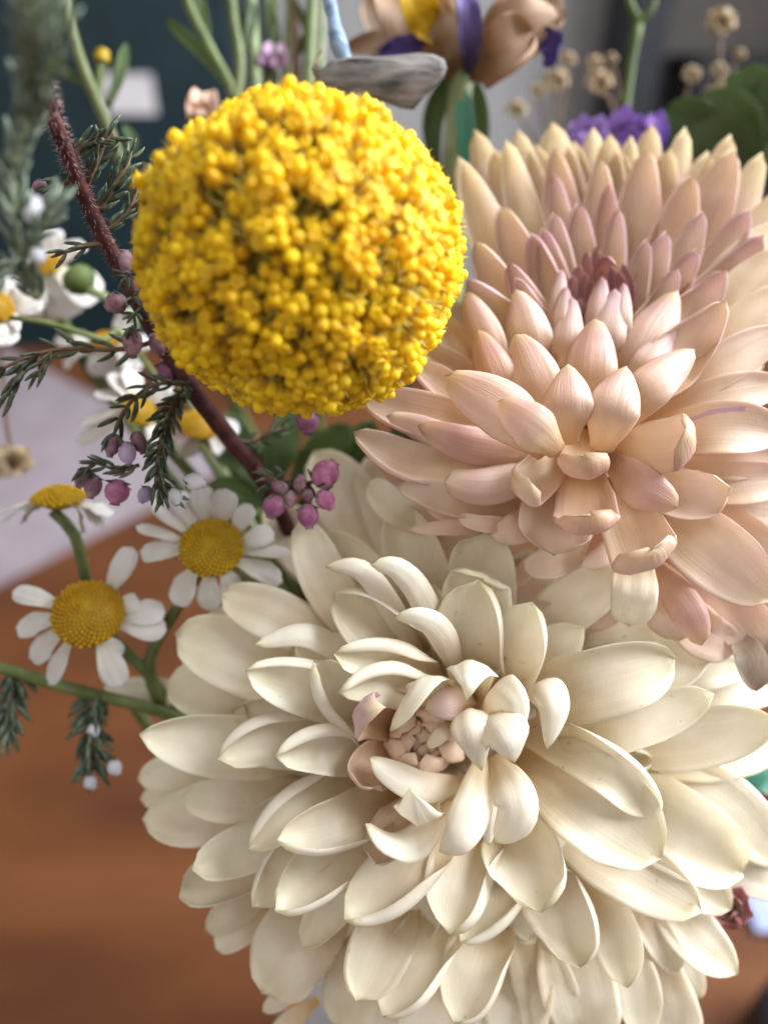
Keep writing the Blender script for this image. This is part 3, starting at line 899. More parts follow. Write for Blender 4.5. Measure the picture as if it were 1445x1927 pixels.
# back row
for tx, ty, w in [(868,312,50),(899,264,58),(977,264,56),(1041,252,76),(1115,261,52),(1146,273,58),(1184,276,46),(1222,257,60),(1284,262,50),(1366,276,58),(1423,309,58),(1468,368,64)]:
    back_petal(tx, ty, w, dz=-1)
for tx, ty, w in [(1080,285,60),(1010,290,60),(935,300,60),(1165,300,60),(1255,300,60),(1325,305,60)]:
    back_petal(tx, ty, w, dz=-4)
# second and third rows, rims tinted mauve
for tx, ty, w in [(876,322,58),(956,281,50)]:
    back_petal(tx, ty, w, dz=2, cup=48)
for tx, ty, w in [(1044,298,58),(1129,317,54),(1213,300,68),(1294,347,68),(1369,302,76),(944,398,58),(897,463,52)]:
    back_petal(tx, ty, w, 'peach', dz=1, cup=44, by=680)
for tx, ty, w in [(1044,341,40),(1144,362,42),(1087,393,50),(1315,411,52),(1398,408,60),(1424,454,60),(880,530,48)]:
    back_petal(tx, ty, w, 'mauve', dz=1, cup=48, by=680, hook=18)
for tx, ty, w in [(1042,409,42),(1161,404,40),(1022,437,44),(1002,446,48),(1249,445,46),(1213,459,40),(1305,476,44),(958,499,42),(971,525,34),(1270,511,40),(1358,516,58)]:
    back_petal(tx, ty, w, 'mauve', dz=1, cup=52, by=690, hook=22)
back_petal(1357, 575, 66, 'peach', dz=2, by=760, cup=46)
# dark eye
for tx, ty, w, by in [(1101,475,24,600),(1121,468,24,600),(1135,490,22,600),(1084,500,26,610),(1150,500,24,600),(1098,515,22,610),(1167,512,26,610),(1112,528,22,620),(1126,510,20,610),(1180,500,26,620),(1072,520,26,630)]:
    pp([(1122 + (tx - 1122) * 0.6, by, zy(ty) - 1), (tx, (ty + by) / 2, zy(ty) - 2.5), (tx + (1122 - tx) * 0.15, ty, zy(ty) - 1)], w, 'mauve_dark', cup=46, tip=0.6, hook=25, NV=16, NU=9)
pp([(1120,600,-18),(1128,520,-17),(1145,488,-14),(1158,500,-12)], 26, 'mauve_dark', cup=50, tip=0.2, NV=16, NU=9)
# front rows: backs of incurving petals
def front(tx, ty, w, bx, by, mat='peach', dz=0.0, bulge=4.0, **kw):
    zt = zy(ty) + dz
    kw.setdefault('cup', 52); kw.setdefault('tip', 0.55); kw.setdefault('base', 0.45); kw.setdefault('tm', 0.5)
    mx_, my = bx + (tx - bx) * 0.42, by + (ty - by) * 0.5
    return pp([(bx, by, zt - 4), (mx_, my, zt + bulge), (tx, ty, zt)], w, mat, side='o', **kw)
front(1056,507,32, 1045,680,'mauve')
front(1064,539,36, 1050,690,'mauve')
front(1133,521,42, 1115,690,'mauve')
front(1173,533,34, 1165,690,'mauve')
front(1158,544,66, 1125,720,'mauve')
front(1076,559,56, 1062,730,'mauve')
front(1262,620,60, 1180,760,'mauve', dz=-3)
front(970,544,80, 1010,730, dz=0.5)
front(1274,547,88, 1165,770, dz=0.5)
front(876,547,64, 945,740)
front(1121,598,92, 1108,800, dz=2)
front(970,627,92, 1035,800, dz=2)
front(900,623,70, 960,790, dz=1)
front(1306,658,78, 1160,810, dz=1)
front(1068,685,88, 1066,835, dz=4, tip=0.75)
front(1178,689,94, 1130,850, dz=4, tip=0.75)
front(838,708,100, 1030,850, dz=2, tip=0.15)
front(937,756,82, 1050,850, dz=5, tip=0.25)
# left side
pp([(920,800,-16),(840,740,-8),(774,684,-7)], 56, cup=50, fl=60, roll=12, tip=0.4)
pp([(940,760,-18),(860,700,-13),(800,660,-14)], 60, cup=40)
pp([(940,740,-20),(870,660,-16),(830,600,-17)], 60, cup=40)
pp([(950,820,-15),(800,790,-6),(693,756,-6)], 84, cup=44, fl=70, hook=20, tip=0.3)
pp([(960,850,-12),(840,825,-3),(727,783,-3)], 54, cup=50, side='o', roll=-20, tip=0.5)
pp([(1060,860,-10),(900,845,1),(786,802,2)], 72, cup=50, side='o', roll=-15, tip=0.5)
pp([(960,890,-14),(780,880,-6),(674,818,-5)], 70, cup=52, fl=80, hook=25, tip=0.3, roll=-10)
pp([(960,900,-16),(820,905,-10),(715,880,-10)], 70, cup=40, side='o', roll=-10)
pp([(1060,870,-11),(930,915,-1),(836,905,0)], 72, cup=46, side='o', roll=-12, tip=-0.3, base=0.5)
pp([(1010,930,-14),(880,950,-6),(756,918,-6)], 58, cup=50, fl=70, roll=-10, tip=0.4, hook=20)
pp([(980,980,-12),(860,992,-6),(771,997,-6)], 28, 'salmon', cup=55, tip=0.7)
pp([(1010,960,-14),(900,970,-9),(800,950,-9)], 60, 'salmon', cup=35)
pp([(1040,960,-12),(980,990,-5),(925,1010,-5)], 62, 'salmon', cup=45, side='o', ruffle=2)
pp([(985,985,-8),(910,985,-4),(862,974,-4)], 30, 'salmon', cup=55, tip=-0.2, ruffle=2.5)
pp([(860,1000,-20),(760,960,-14),(690,908,-14)], 66, 'white', cup=40, ruffle=1.8, tip=0.1)
# front, below the hub: reflexed spoon petals
pp([(1102,806,-14),(1098,858,-4),(1096,896,3),(1097,888,8),(1098,856,10)], 92, cup=66, tip=-0.6, base=0.6, tm=0.84, ref=0.25, ruffle=1.6, th=0.0004)
pp([(1080,838,-12),(1030,878,-3),(982,922,2),(976,924,6),(990,898,8)], 84, cup=56, tip=-0.2, base=0.6, tm=0.78, ref=0.25, ruffle=1.4, th=0.0004)
pp([(1096,870,-12),(1100,930,-4),(1106,992,2),(1109,1002,6),(1110,966,8)], 118, cup=58, tip=-0.2, base=0.6, tm=0.8, ref=0.25, ruffle=1.4, th=0.0004)
pp([(1080,910,-14),(1045,980,-5),(1035,1052,-4)], 138, cup=44, hook=60, tip=-0.3, base=0.55, tm=0.75, hookt=0.6)
pp([(1130,850,-10),(1200,915,1),(1274,955,2)], 82, cup=50, side='o', roll=20, tip=0.2)
pp([(1120,830,-12),(1210,845,-3),(1292,836,2),(1304,826,6),(1290,806,8)], 108, cup=56, tip=0.0, base=0.5, tm=0.74, ref=0.25, roll=-8, th=0.0004)
pp([(1150,870,-13),(1285,935,-3),(1372,928,-1)], 96, cup=56, hook=60, tip=0.1, roll=-10, tm=0.75)
pp([(1140,900,-13),(1185,980,-4),(1220,1054,1),(1226,1064,5),(1222,1032,8)], 128, cup=52, tip=-0.3, base=0.55, tm=0.8, ref=0.25, th=0.0004)
pp([(1190,930,-15),(1325,1030,-5),(1436,1120,-3)], 130, cup=36, hook=20, tip=0.3)
pp([(1230,920,-17),(1390,1010,-10),(1490,1095,-10)], 92, cup=32)
pp([(1220,880,-18),(1380,940,-12),(1490,960,-12)], 92, cup=32)
pp([(1190,1020,-12),(1192,1110,-3),(1184,1178,-6)], 84, 'white', cup=-14, tip=-0.5, base=0.6, ruffle=1.5)
pp([(1210,1040,-13),(1280,1140,-4),(1320,1214,-2)], 68, cup=48, side='o', roll=18, tip=0.1)
pp([(1210,1050,-15),(1260,1150,-8),(1275,1205,-9)], 90, cup=25)
pp([(1250,1040,-16),(1370,1150,-9),(1450,1240,-9)], 100, 'salmon', cup=34, ruffle=1.8)
pp([(1240,1080,-16),(1320,1190,-9),(1390,1215,-9)], 90, 'salmon', cup=30, ruffle=2)
pp([(1330,1060,-17),(1420,1130,-11),(1490,1210,-11)], 90, cup=34, ruffle=1.5)
pp([(1370,1180,-11),(1412,1235,-7),(1424,1300,-6)], 52, 'wilted', cup=62, ruffle=3.0, tip=0.7)
pp([(1390,1170,-12),(1435,1225,-9),(1460,1290,-9)], 50, 'wilted', cup=55, ruffle=3.0)
pp([(1170,1000,-12),(1140,1040,-6),(1095,1062,-5)], 42, 'salmon', cup=50, side='o')
pp([(1110,990,-14),(1050,1050,-9),(985,1072,-9)], 66, cup=36, ruffle=1.6)
for pts, w in [([(1050,1000,-20),(960,1060,-17),(870,1085,-16)], 95), ([(1080,1010,-20),(1010,1095,-17),(960,1140,-16)], 95), ([(1150,1030,-20),(1120,1120,-16),(1100,1185,-15)], 115), ([(1010,950,-22),(900,1020,-19),(800,1040,-19)], 100)]:
    pp(pts, w, cup=26)
# right side
pp([(1180,850,-16),(1330,805,-4),(1470,815,-4)], 98, 'peach_mark', cup=40, roll=-10)
pp([(1170,830,-19),(1330,755,-9),(1475,725,-9)], 76, cup=44, roll=-10)
pp([(1170,800,-20),(1330,705,-10),(1475,620,-10)], 78, cup=44)
pp([(1170,780,-22),(1350,640,-13),(1480,540,-13)], 74, 'peach_back', cup=42)
pp([(1170,760,-26),(1350,580,-18),(1475,470,-18)], 74, 'peach_back', cup=42)
pp([(1170,740,-28),(1370,520,-23),(1475,420,-24)], 74, 'peach_back', cup=42)
pp([(1190,870,-18),(1340,862,-9),(1480,858,-9)], 80, cup=40)
pp([(1190,890,-17),(1360,910,-8),(1490,900,-8)], 80, cup=44)
# closing rows behind
for i in range(26):
    a_ = i / 26 * 2 * math.pi
    ca, sa = math.cos(a_), math.sin(a_)
    rx, ry = 330, (270 if sa > 0 else 330)
    k = 1.0 if i % 2 else 0.8
    z_ = -27 if sa > 0 else -30
    pp([(1120 + 50 * ca, 770 + 40 * sa, -27), (1120 + 0.6 * rx * k * ca, 750 + 0.6 * ry * k * sa, z_ + 5 * sa), (1120 + rx * k * ca, 740 + ry * k * sa, z_ - 3 + 8 * sa)], 100,
       'peach_back' if sa < 0.2 else 'peach', cup=30, NV=14, NU=9)
back = nrm(nrm(HUBP - CAM) * 0.6 + np.array([0, 0, -0.8]))
me = lathe_mesh('calyx', [(0.001, -0.003), (0.012, -0.002), (0.013, 0.002), (0.010, 0.006), (0.005, 0.012), (0.003, 0.016)], M['stem_green'], 20)
inst('calyx', me, Matrix.Translation(Vector(HUBP + back * 0.012)) @ frame_z(back), pm_)
tube(pm_, [HUBP + back * 0.022, (HUBP + MOUTH) / 2 + np.array([0.012, 0.03, 0.0]), MOUTH + np.array([0.015, 0.01, 0.0]), VASE + np.array([0.01, 0.01, 0.05])], [0.0028, 0.0028], M['stem_green'], world=True)

# ------------------------------------------------------------------ the yellow globe flower
BZ = 13.0
BC = px(567, 492, BZ)
BR = plen(297, BZ)
ball = thing('globe_flower', 'round golden-yellow globe flower head packed with tiny florets', 'globe flower', tuple(BC))
bmh = bmesh.new()
bmesh.ops.create_icosphere(bmh, subdivisions=4, radius=BR * 0.855)
me = bpy.data.meshes.new('core'); bmh.to_mesh(me); bmh.free()
me.materials.append(M['core'])
me.polygons.foreach_set('use_smooth', [True] * len(me.polygons))
inst('core', me, Matrix.Translation(Vector(BC)), ball)

def squash(p):
    d = p - BC
    return BC + d - UP * (0.055 * np.dot(d, UP))      # the head is slightly flattened

def floret_arrays(kind, seed):
    """body of a floret along +Z, unit: its head radius; returns verts, faces, material index"""
    r_ = random.Random(seed)
    n = 9
    if kind == 'bud':
        prof = [(0.50, -2.6), (0.66, -1.4), (0.86, -0.5), (1.0, 0.15), (0.92, 0.62), (0.60, 0.98), (0.2, 1.1)]
    else:
        prof = [(0.48, -2.6), (0.62, -1.4), (0.78, -0.5), (0.86, 0.2), (0.98, 0.62), (0.70, 0.72), (0.25, 0.55)]
    V, Fc, mi = [], [], []
    for k, (r, z) in enumerate(prof):
        for j in range(n):
            a = 2 * math.pi * j / n
            rr = r * (1 + r_.uniform(-0.11, 0.11)); zz = z + r_.uniform(-0.08, 0.08)
            if kind == 'bud' and k >= 3: rr *= 1 + 0.10 * math.cos(a * 4.5) * (1 if j % 2 else -1)
            if kind == 'open' and k == 4:
                lob = (j % 2)
                rr *= 1.20 if lob else 0.90; zz += 0.22 if lob else -0.04
            V.append((rr * math.cos(a), rr * math.sin(a), zz))
    for i in range(len(prof) - 1):
        for j in range(n):
            j2 = (j + 1) % n
            Fc.append((i * n + j, i * n + j2, (i + 1) * n + j2, (i + 1) * n + j))
            mi.append(0 if i < 2 else (1 if i < 5 else 2))
    Fc.append(tuple((len(prof) - 1) * n + j for j in range(n))); mi.append(2)
    return np.array(V), Fc, mi

FL = [floret_arrays(k, s) for k, s in (('bud', 1), ('bud', 2), ('open', 3), ('open', 4), ('bud', 5), ('open', 6))]
FLM = []
for V, Fc, mi in FL:
    me = bpy.data.meshes.new('floret')
    me.from_pydata(V.tolist(), [], Fc)
    for mm in (M['bract'], M['floret'], M['floret_tip']): me.materials.append(mm)
    me.polygons.foreach_set('material_index', mi)
    me.polygons.foreach_set('use_smooth', [True] * len(me.polygons))
    FLM.append(me)

rf = random.Random(21)
clusters = []
nc_ = 370
for i in range(nc_):
    z = 1 - 2 * (i + 0.5) / nc_
    ph = i * 2.399963 + rf.uniform(-0.06, 0.06)
    r = math.sqrt(max(0, 1 - z * z))
    d = nrm(np.array([r * math.cos(ph), r * math.sin(ph), z]) + np.array([rf.uniform(-1, 1) for _ in range(3)]) * 0.03)
    clusters.append((d, rf.uniform(0.94, 1.03), rf.choice((5, 5, 6, 6, 7))))
florets = []
for ci, (d, hgt, k) in enumerate(clusters):
    t1 = nrm(np.cross(d, [0.2, 0.5, 0.84])); t2 = np.cross(d, t1)
    tilt = t1 * rf.uniform(-0.18, 0.18) + t2 * rf.uniform(-0.18, 0.18)
    opn = rf.random()
    off0 = rf.uniform(0, 6.28)
    for j in range(k):
        if j == 0 and k > 4: rr, an = 0.0, 0.0
        else: rr, an = rf.uniform(0.058, 0.078), off0 + j * 2 * math.pi / (k - (1 if k > 4 else 0)) + rf.uniform(-0.25, 0.25)
        off = t1 * math.cos(an) * rr + t2 * math.sin(an) * rr
        dr = nrm(d + off * 1.0)
        pos = dr * (hgt - rr * 0.35 + rf.uniform(-0.02, 0.02)) * BR
        axis = nrm(d + off * 3.2 + tilt)
        size = BR * rf.uniform(0.035, 0.047)
        kind = rf.choice((2, 3, 5)) if rf.random() < opn * 0.75 else rf.choice((0, 1, 4))
        florets.append((BC + pos, axis, size, rf.uniform(0, 6.28), kind))
for i in range(1000):
    d = nrm(np.array([rf.gauss(0, 1) for _ in range(3)]))
    florets.append((BC + d * BR * rf.uniform(0.905, 0.945), nrm(d + np.array([rf.gauss(0, 0.15) for _ in range(3)])), BR * rf.uniform(0.030, 0.040), rf.uniform(0, 6.28), rf.choice((0, 2, 4, 5))))
florets = [(squash(f[0]),) + f[1:] for f in florets]
def vis(f):
    return float(np.dot(nrm(f[0] - BC), nrm(CAM - BC))) + 6.0 * float(np.linalg.norm(f[0] - BC) / BR > 0.935)
florets.sort(key=vis, reverse=True)
for p, ax, s, spin, kind in florets[:300]:
    inst('floret', FLM[kind], Matrix.Translation(Vector(p)) @ frame_z(ax, spin) @ Matrix.Diagonal((s, s, s * rf.uniform(0.9, 1.25), 1)), ball)
V, Fc, mi = [], [], []
for p, ax, s, spin, kind in florets[300:]:
    R = np.array((frame_z(ax, spin) @ Matrix.Scale(s, 4)).to_3x3())
    v, f, m_ = FL[kind]
    b0 = len(V)
    V.extend((v @ R.T + p).tolist()); Fc.extend([tuple(b0 + i for i in q) for q in f]); mi.extend(m_)
o = mesh_obj('florets', V, Fc, M['bract'], ball)
o.data.materials.append(M['floret']); o.data.materials.append(M['floret_tip'])
o.data.polygons.foreach_set('material_index', mi)
o['kind'] = 'stuff'
# papery bract hairs round the clusters
V, Fc = [], []
for d, hgt, k in clusters:
    t1 = nrm(np.cross(d, [0.2, 0.5, 0.84])); t2 = np.cross(d, t1)
    for j in range(34):
        an = rf.uniform(0, 6.28); rr = rf.uniform(0.075, 0.125)
        off = t1 * math.cos(an) * rr + t2 * math.sin(an) * rr
        b = BC + nrm(d + off * 0.7) * BR * 0.86
        tp = BC + nrm(d + off * 1.25) * BR * (hgt + rf.uniform(-0.06, 0.05))
        sd = nrm(np.cross(tp - b, off)) * BR * rf.uniform(0.005, 0.011)
        mid = b + (tp - b) * 0.6 + off * BR * 0.08
        q = len(V)
        V += [squash(q_) for q_ in (b - sd, b + sd, mid + sd, tp, mid - sd)]
        Fc.append((q, q + 1, q + 2, q + 3, q + 4))
o = mesh_obj('bract_hairs', V, Fc, M['bract'], ball); o['kind'] = 'stuff'
dn = nrm(np.array([0.35, 0.5, -0.8]))
tube(ball, [BC + dn * BR * 0.88, BC + dn * BR * 2.0, (BC + MOUTH) / 2 + np.array([0.0, 0.03, -0.02]), MOUTH + np.array([-0.012, 0.008, 0]), VASE + np.array([0, 0.01, 0.05])], [0.0022, 0.0022], M['stem_green'], world=True)

# ------------------------------------------------------------------ chamomiles
def tuft_floret():
    V, Fc, _ = floret_arrays('bud', 11)
    return V * np.array([1, 1, 0.8]), Fc
def dome_pts(n, c, nrm_, R, hgt, t1, t2):
    out = []
    for i in range(n):
        r = math.sqrt((i + 0.5) / n)
        a = i * 2.399963
        h = hgt * (1 - r ** 2.2) - (0.10 * hgt * math.exp(-(r / 0.16) ** 2))
        p = c + (t1 * math.cos(a) + t2 * math.sin(a)) * r * R + nrm_ * h
        d = nrm(nrm_ + (t1 * math.cos(a) + t2 * math.sin(a)) * r * r * 1.3)
        out.append((p, d, r))
    return out

def chamomile(label, cx, cy, z, rx, tilt, petals, stem, n=230, droop=-3.0, dome=0.42, mat='daisy', group=None, pcup=-16):
    c = px(cx, cy, z)
    nv = nrm(nrm(CAM - c) + UP * tilt[1] + RIGHT * tilt[0])
    t1 = nrm(np.cross(UP, nv)); t2 = np.cross(nv, t1)
    R = plen(rx, z)
    th = thing('chamomile', label, 'chamomile', tuple(c), group)
    V, Fc = [], []
    rings = 8
    for i in range(rings + 1):
        r = i / rings
        for j in range(24):
            a = j / 24 * 2 * math.pi
            V.append(c + (t1 * math.cos(a) + t2 * math.sin(a)) * (max(r, 0.01)) * R * 0.97 + nv * (R * dome * (1 - r ** 2.2) - 0.03 * R))
    for j in range(24):
        a = j / 24 * 2 * math.pi
        V.append(c + (t1 * math.cos(a) + t2 * math.sin(a)) * 0.45 * R - nv * R * 0.35)
    for i in range(rings + 1):
        for j in range(24):
            Fc.append((i * 24 + j, i * 24 + (j + 1) % 24, (i + 1) * 24 + (j + 1) % 24, (i + 1) * 24 + j))
    Fc.append(tuple(range(23, -1, -1)))
    dsc = mesh_obj('disc', V, Fc, M['disc'], th)
    fv, ff = tuft_floret()
    V, Fc = [], []
    for p, d, r in dome_pts(n, c, nv, R * 0.98, R * dome, t1, t2):
        s = R * (0.028 + 0.030 * r) * rnd.uniform(0.85, 1.15) * math.sqrt(230 / n)
        Rm = np.array((frame_z(d, rnd.uniform(0, 6)) @ Matrix.Scale(s, 4)).to_3x3())
        b0 = len(V)
        V.extend((fv @ Rm.T + p).tolist()); Fc.extend([tuple(b0 + i for i in q) for q in ff])
    o = mesh_obj('disc_florets', V, Fc, M['disc_floret'], dsc); o['kind'] = 'stuff'
    for tx, ty, w in petals:
        d = np.array([tx - cx, ty - cy], float); L = np.linalg.norm(d); d /= L
        # start on the disc rim, in the plane of the disc
        w3 = RIGHT * d[0] - UP * d[1]
        w3 = nrm(w3 - nv * np.dot(w3, nv))
        b = c + w3 * R * 0.80 - nv * R * 0.16
        tp = px(tx, ty, z + droop)
        mid = (b + tp) / 2 + nv * R * 0.10
        v, f, uv = petal_geo([b, mid, tp], plen(w, z), cup=pcup, tip=-0.1, base=0.42, tm=0.62, NV=16, NU=11, hint=nv, th=0.0002, ruffle=1.2, crease=0, groove=0.022)
        mesh_obj('petal', v, f, M[mat], th, uv)
    if stem:
        tube(th, stem, 11, M['stem_green'])
    return th

chamomile('white chamomile with full yellow disc touching the white chrysanthemum petals', 398, 1030, -17, 61, (-0.05, 0.45),
    [(256,990,26),(264,1040,48),(328,1138,56),(392,1150,48),(442,1116,46),(532,1094,46),(548,1040,26),(516,1000,46),(474,950,40),(428,920,52),(378,912,46),(332,925,44),(286,938,40)],
    [(398,1040,-20),(330,1150,-24),(282,1250,-28),(330,1360,-34),(520,1560,-50),(640,1700,-75)])
chamomile('white chamomile with gaps between drooping petals and domed yellow disc', 166, 1154, -18, 67, (-0.1, 0.35),
    [(24,1112,40),(30,1182,50),(56,1240,54),(92,1288,34),(228,1294,52),(226,1240,40),(314,1186,52),(312,1150,52),(250,1030,46),(262,1128,40)],
    [(170,1165,-22),(238,1228,-26),(280,1270,-29),(340,1350,-36),(540,1600,-55),(640,1720,-78)], n=250)
chamomile('side-on chamomile with drooping petals above the folder', 112, 936, -24, 50, (-0.3, 2.4),
    [(0,984,40),(40,985,36),(-10,968,34),(160,1002,44),(214,968,46),(196,990,40),(60,962,40)],
    [(100,962,-26),(140,1005,-27),(160,1080,-30),(200,1240,-40),(420,1560,-60),(600,1720,-80)], n=150, droop=-1)
chamomile('chamomile half hidden behind the drooping heather twigs', 262, 772, -36, 34, (0.6, 0.7),
    [(185,735,40),(150,795,32),(146,832,34),(215,700,46),(250,690,46),(300,830,40),(320,720,40)],
    [(262,790,-40),(330,860,-45),(450,1000,-60),(640,1300,-95)], n=110)
chamomile('chamomile just below the globe flower, behind the red stem', 375, 800, -40, 36, (0.3, 0.9),
    [(350,860,40),(420,850,44),(450,800,44),(320,830,40)],
    [(375,820,-44),(450,900,-55),(640,1300,-95)], n=110)
chamomile('chamomile with broad white petals in the pale heather', -6, 575, -30, 34, (0.4, 0.6),
    [(40,600,52),(20,650,60),(60,545,46),(80,565,40),(-40,660,50),(30,520,44)],
    [(-10,600,-34),(-70,760,-50),(-160,1000,-75),(-220,1500,-110)], n=110)
chamomile('chamomile turned away showing pale petals beside a green bud', 90, 500, -52, 30, (-0.6, 0.9),
    [(20,540,70),(60,590,80),(130,600,80),(190,560,80),(30,480,60),(150,450,60),(90,430,60)],
    [(90,520,-56),(160,680,-62),(400,1000,-80),(620,1300,-100)], n=80)
chamomile('chamomile with splayed petals between bud stalk and red stem', 200, 640, -58, 28, (-0.2, 1.2),
    [(120,680,70),(200,710,70),(270,690,70),(110,630,60),(290,640,60),(250,580,60)],
    [(200,660,-62),(300,800,-70),(620,1300,-100)], n=80)

# green bud on a stalk, side stem
gb = thing('chamomile_bud', 'round green flower bud on a yellow-green stalk', 'flower bud', tuple(px(150, 535, -44)))
me = lathe_mesh('bud', [(0.05, -0.2), (0.5, 0.0), (0.95, 0.5), (1.0, 0.9), (0.8, 1.25), (0.35, 1.45), (0.02, 1.5)], M['bud_green'], 14)
s = plen(32, -44)
inst('bud', me, Matrix.Translation(Vector(px(165, 545, -44))) @ frame_z(px(140, 515, -44) - px(165, 545, -44)) @ Matrix.Scale(s, 4), gb)
tube(gb, [(165, 545, -44), (200, 560, -45), (250, 600, -50), (330, 700, -60), (600, 1250, -100)], 9, M['stem_pale'])
st = thing('flower_stem', 'thin yellow-green stem running behind the needle twig', 'stem', tuple(px(30, 602, -26)))
tube(st, [(20, 598, -26), (90, 608, -27), (190, 640, -30), (280, 690, -40), (600, 1200, -95)], [5, 7, 8, 8], M['stem_green'])
st = thing('flower_stem', 'thick green stem crossing below the two chamomiles to the white chrysanthemum', 'stem', tuple(px(0, 1255, -24)))
tube(st, [(-60, 1240, -22), (20, 1262, -23), (150, 1300, -25), (320, 1345, -30), (480, 1420, -45), (640, 1600, -80)], [11, 12, 13, 13], M['stem_green'])

# ------------------------------------------------------------------ heather
def needle_mesh(name, mat, bend, fat=0.115):
    n = 7
    prof = [(0.03, 0.0), (0.55, 0.08), (0.95, 0.3), (1.0, 0.55), (0.8, 0.82), (0.25, 1.0)]
    V, Fc = [], []
    for r, z in prof:
        for j in range(n):
            a = 2 * math.pi * j / n
            V.append((r * fat * math.cos(a) + bend * z * z, r * fat * 0.75 * math.sin(a), z))
    for i in range(len(prof) - 1):
        for j in range(n):
            Fc.append((i * n + j, i * n + (j + 1) % n, (i + 1) * n + (j + 1) % n, (i + 1) * n + j))
    Fc.append(tuple(range(n - 1, -1, -1))); Fc.append(tuple((len(prof) - 1) * n + j for j in range(n)))
    me = bpy.data.meshes.new(name)
    me.from_pydata(V, [], Fc); me.materials.append(mat)
    me.polygons.foreach_set('use_smooth', [True] * len(me.polygons))
    return me
ND = [needle_mesh('leaf', M['needle'], b) for b in (-0.30, -0.12, -0.45)]
NP = [needle_mesh('leaf', M['needle_pale'], b) for b in (-0.30, -0.12, -0.4)]
BUD = {k: lathe_mesh('bud', [(0.15, -1.0), (0.62, -0.82), (0.95, -0.35), (1.0, 0.1), (0.84, 0.55), (0.50, 0.86), (0.36, 1.0), (0.44, 1.12), (0.30, 1.04), (0.05, 0.9)], M[k], 16) for k in ('bud_pink', 'bud_dusk', 'bud_lilac', 'bud_white')}

def leaf_at(parent, p, d, length, lib, out=None, name='leaf'):
    z = Vector(nrm(d))
    o = Vector(out) if out is not None else Vector(UP)
    x = o - z * o.dot(z)
    if x.length < 1e-6: x = z.orthogonal()
    x.normalize()
    y = z.cross(x)
    m = Matrix(((x.x, y.x, z.x), (x.y, y.y, z.y), (x.z, y.z, z.z))).to_4x4()
    return inst(name, rnd.choice(lib), Matrix.Translation(Vector(p)) @ m @ Matrix.Scale(length, 4), parent)

def twig(parent, pts, r, leaf_px, gap, lib, mat='stem_brown', spread=0.9, whorl=3, start=0.0):
    tw = tube(parent, pts, r, M[mat], name='twig', n=7)
    P3 = [px(*p) for p in pts]
    L = sum(math.hypot(pts[i + 1][0] - pts[i][0], pts[i + 1][1] - pts[i][1]) for i in range(len(pts) - 1))
    n = max(2, int(L * (1 - start) / gap))
    C, _ = catmull(P3, 60)
    T = np.gradient(C, axis=0)
    zavg = sum(p[2] for p in pts) / len(pts)
    for i in range(n):
        k = int((start + (1 - start) * (i + 0.5) / n) * 59)
        t = nrm(T[k]); a1 = nrm(np.cross(t, FWD)); a2 = np.cross(t, a1)
        o0 = rnd.uniform(0, 6.28)
        for j in range(whorl):
            an = o0 + j * 2 * math.pi / whorl + rnd.uniform(-0.4, 0.4)
            out = a1 * math.cos(an) + a2 * math.sin(an)
            d = nrm(t + out * spread * rnd.uniform(0.7, 1.3))
            leaf_at(tw, C[k] + out * plen(2, zavg), d, plen(leaf_px * rnd.uniform(0.75, 1.2), zavg), lib, out)

def bud(parent, x, y, z, r, kind, d=(0.2, -1), long=1.15, cal=4, lib=None):
    d3 = nrm(RIGHT * d[0] + UP * d[1] + FWD * rnd.uniform(-0.4, 0.1))
    s = plen(r * 0.92, z)
    c = px(x, y, z)
    bo = inst('bud', BUD[kind], Matrix.Translation(Vector(c)) @ frame_z(d3) @ Matrix.Diagonal((s, s, s * long, 1)), parent)
    a1 = nrm(np.cross(d3, FWD)); a2 = np.cross(d3, a1)
    for j in range(cal):
        an = j * 2 * math.pi / cal + 0.5
        out = a1 * math.cos(an) + a2 * math.sin(an)
        leaf_at(bo, c - d3 * s * long * 1.02 + out * s * 0.18, nrm(d3 * 0.75 + out * 0.75), s * 1.25, lib or ND, -out, 'sepal')

hm = thing('heather_sprig', 'hairy dark red heather stem with dark needle twigs and rose buds beside globe flower', 'heather', tuple(px(495, 905, -22)))
main = [(60, 60, 34), (92, 195, 20), (122, 275, 13), (152, 350, 7), (187, 430, 1), (232, 515, -5), (290, 622, -9), (368, 740, -12), (430, 822, -17), (497, 908, -25), (560, 1050, -45), (640, 1350, -95)]
tube(hm, main, [12, 14, 16, 17, 18, 18, 18, 18, 17, 17, 16, 15], M['stem_red'], rough=0.05, n=14, steps=120)
V, Fc = [], []
C, _ = catmull([px(*p) for p in main[:10]], 400)
T = np.gradient(C, axis=0)
rh = random.Random(5)
for i in range(1500):
    k = rh.randrange(6, 390)
    t = nrm(T[k]); a1 = nrm(np.cross(t, FWD)); a2 = np.cross(t, a1)
    an = rh.uniform(0, 6.28); out = a1 * math.cos(an) + a2 * math.sin(an)
    b = C[k] + out * plen(15, 0)
    tp = b + nrm(out + t * rh.uniform(-0.6, 0.6)) * plen(rh.uniform(6, 13), 0)
    sd = nrm(np.cross(out, t)) * plen(0.7, 0)
    q = len(V); V += [b - sd, b + sd, tp]; Fc.append((q, q + 1, q + 2))
o = mesh_obj('stem_hairs', V, Fc, M['hair'], hm); o['kind'] = 'stuff'

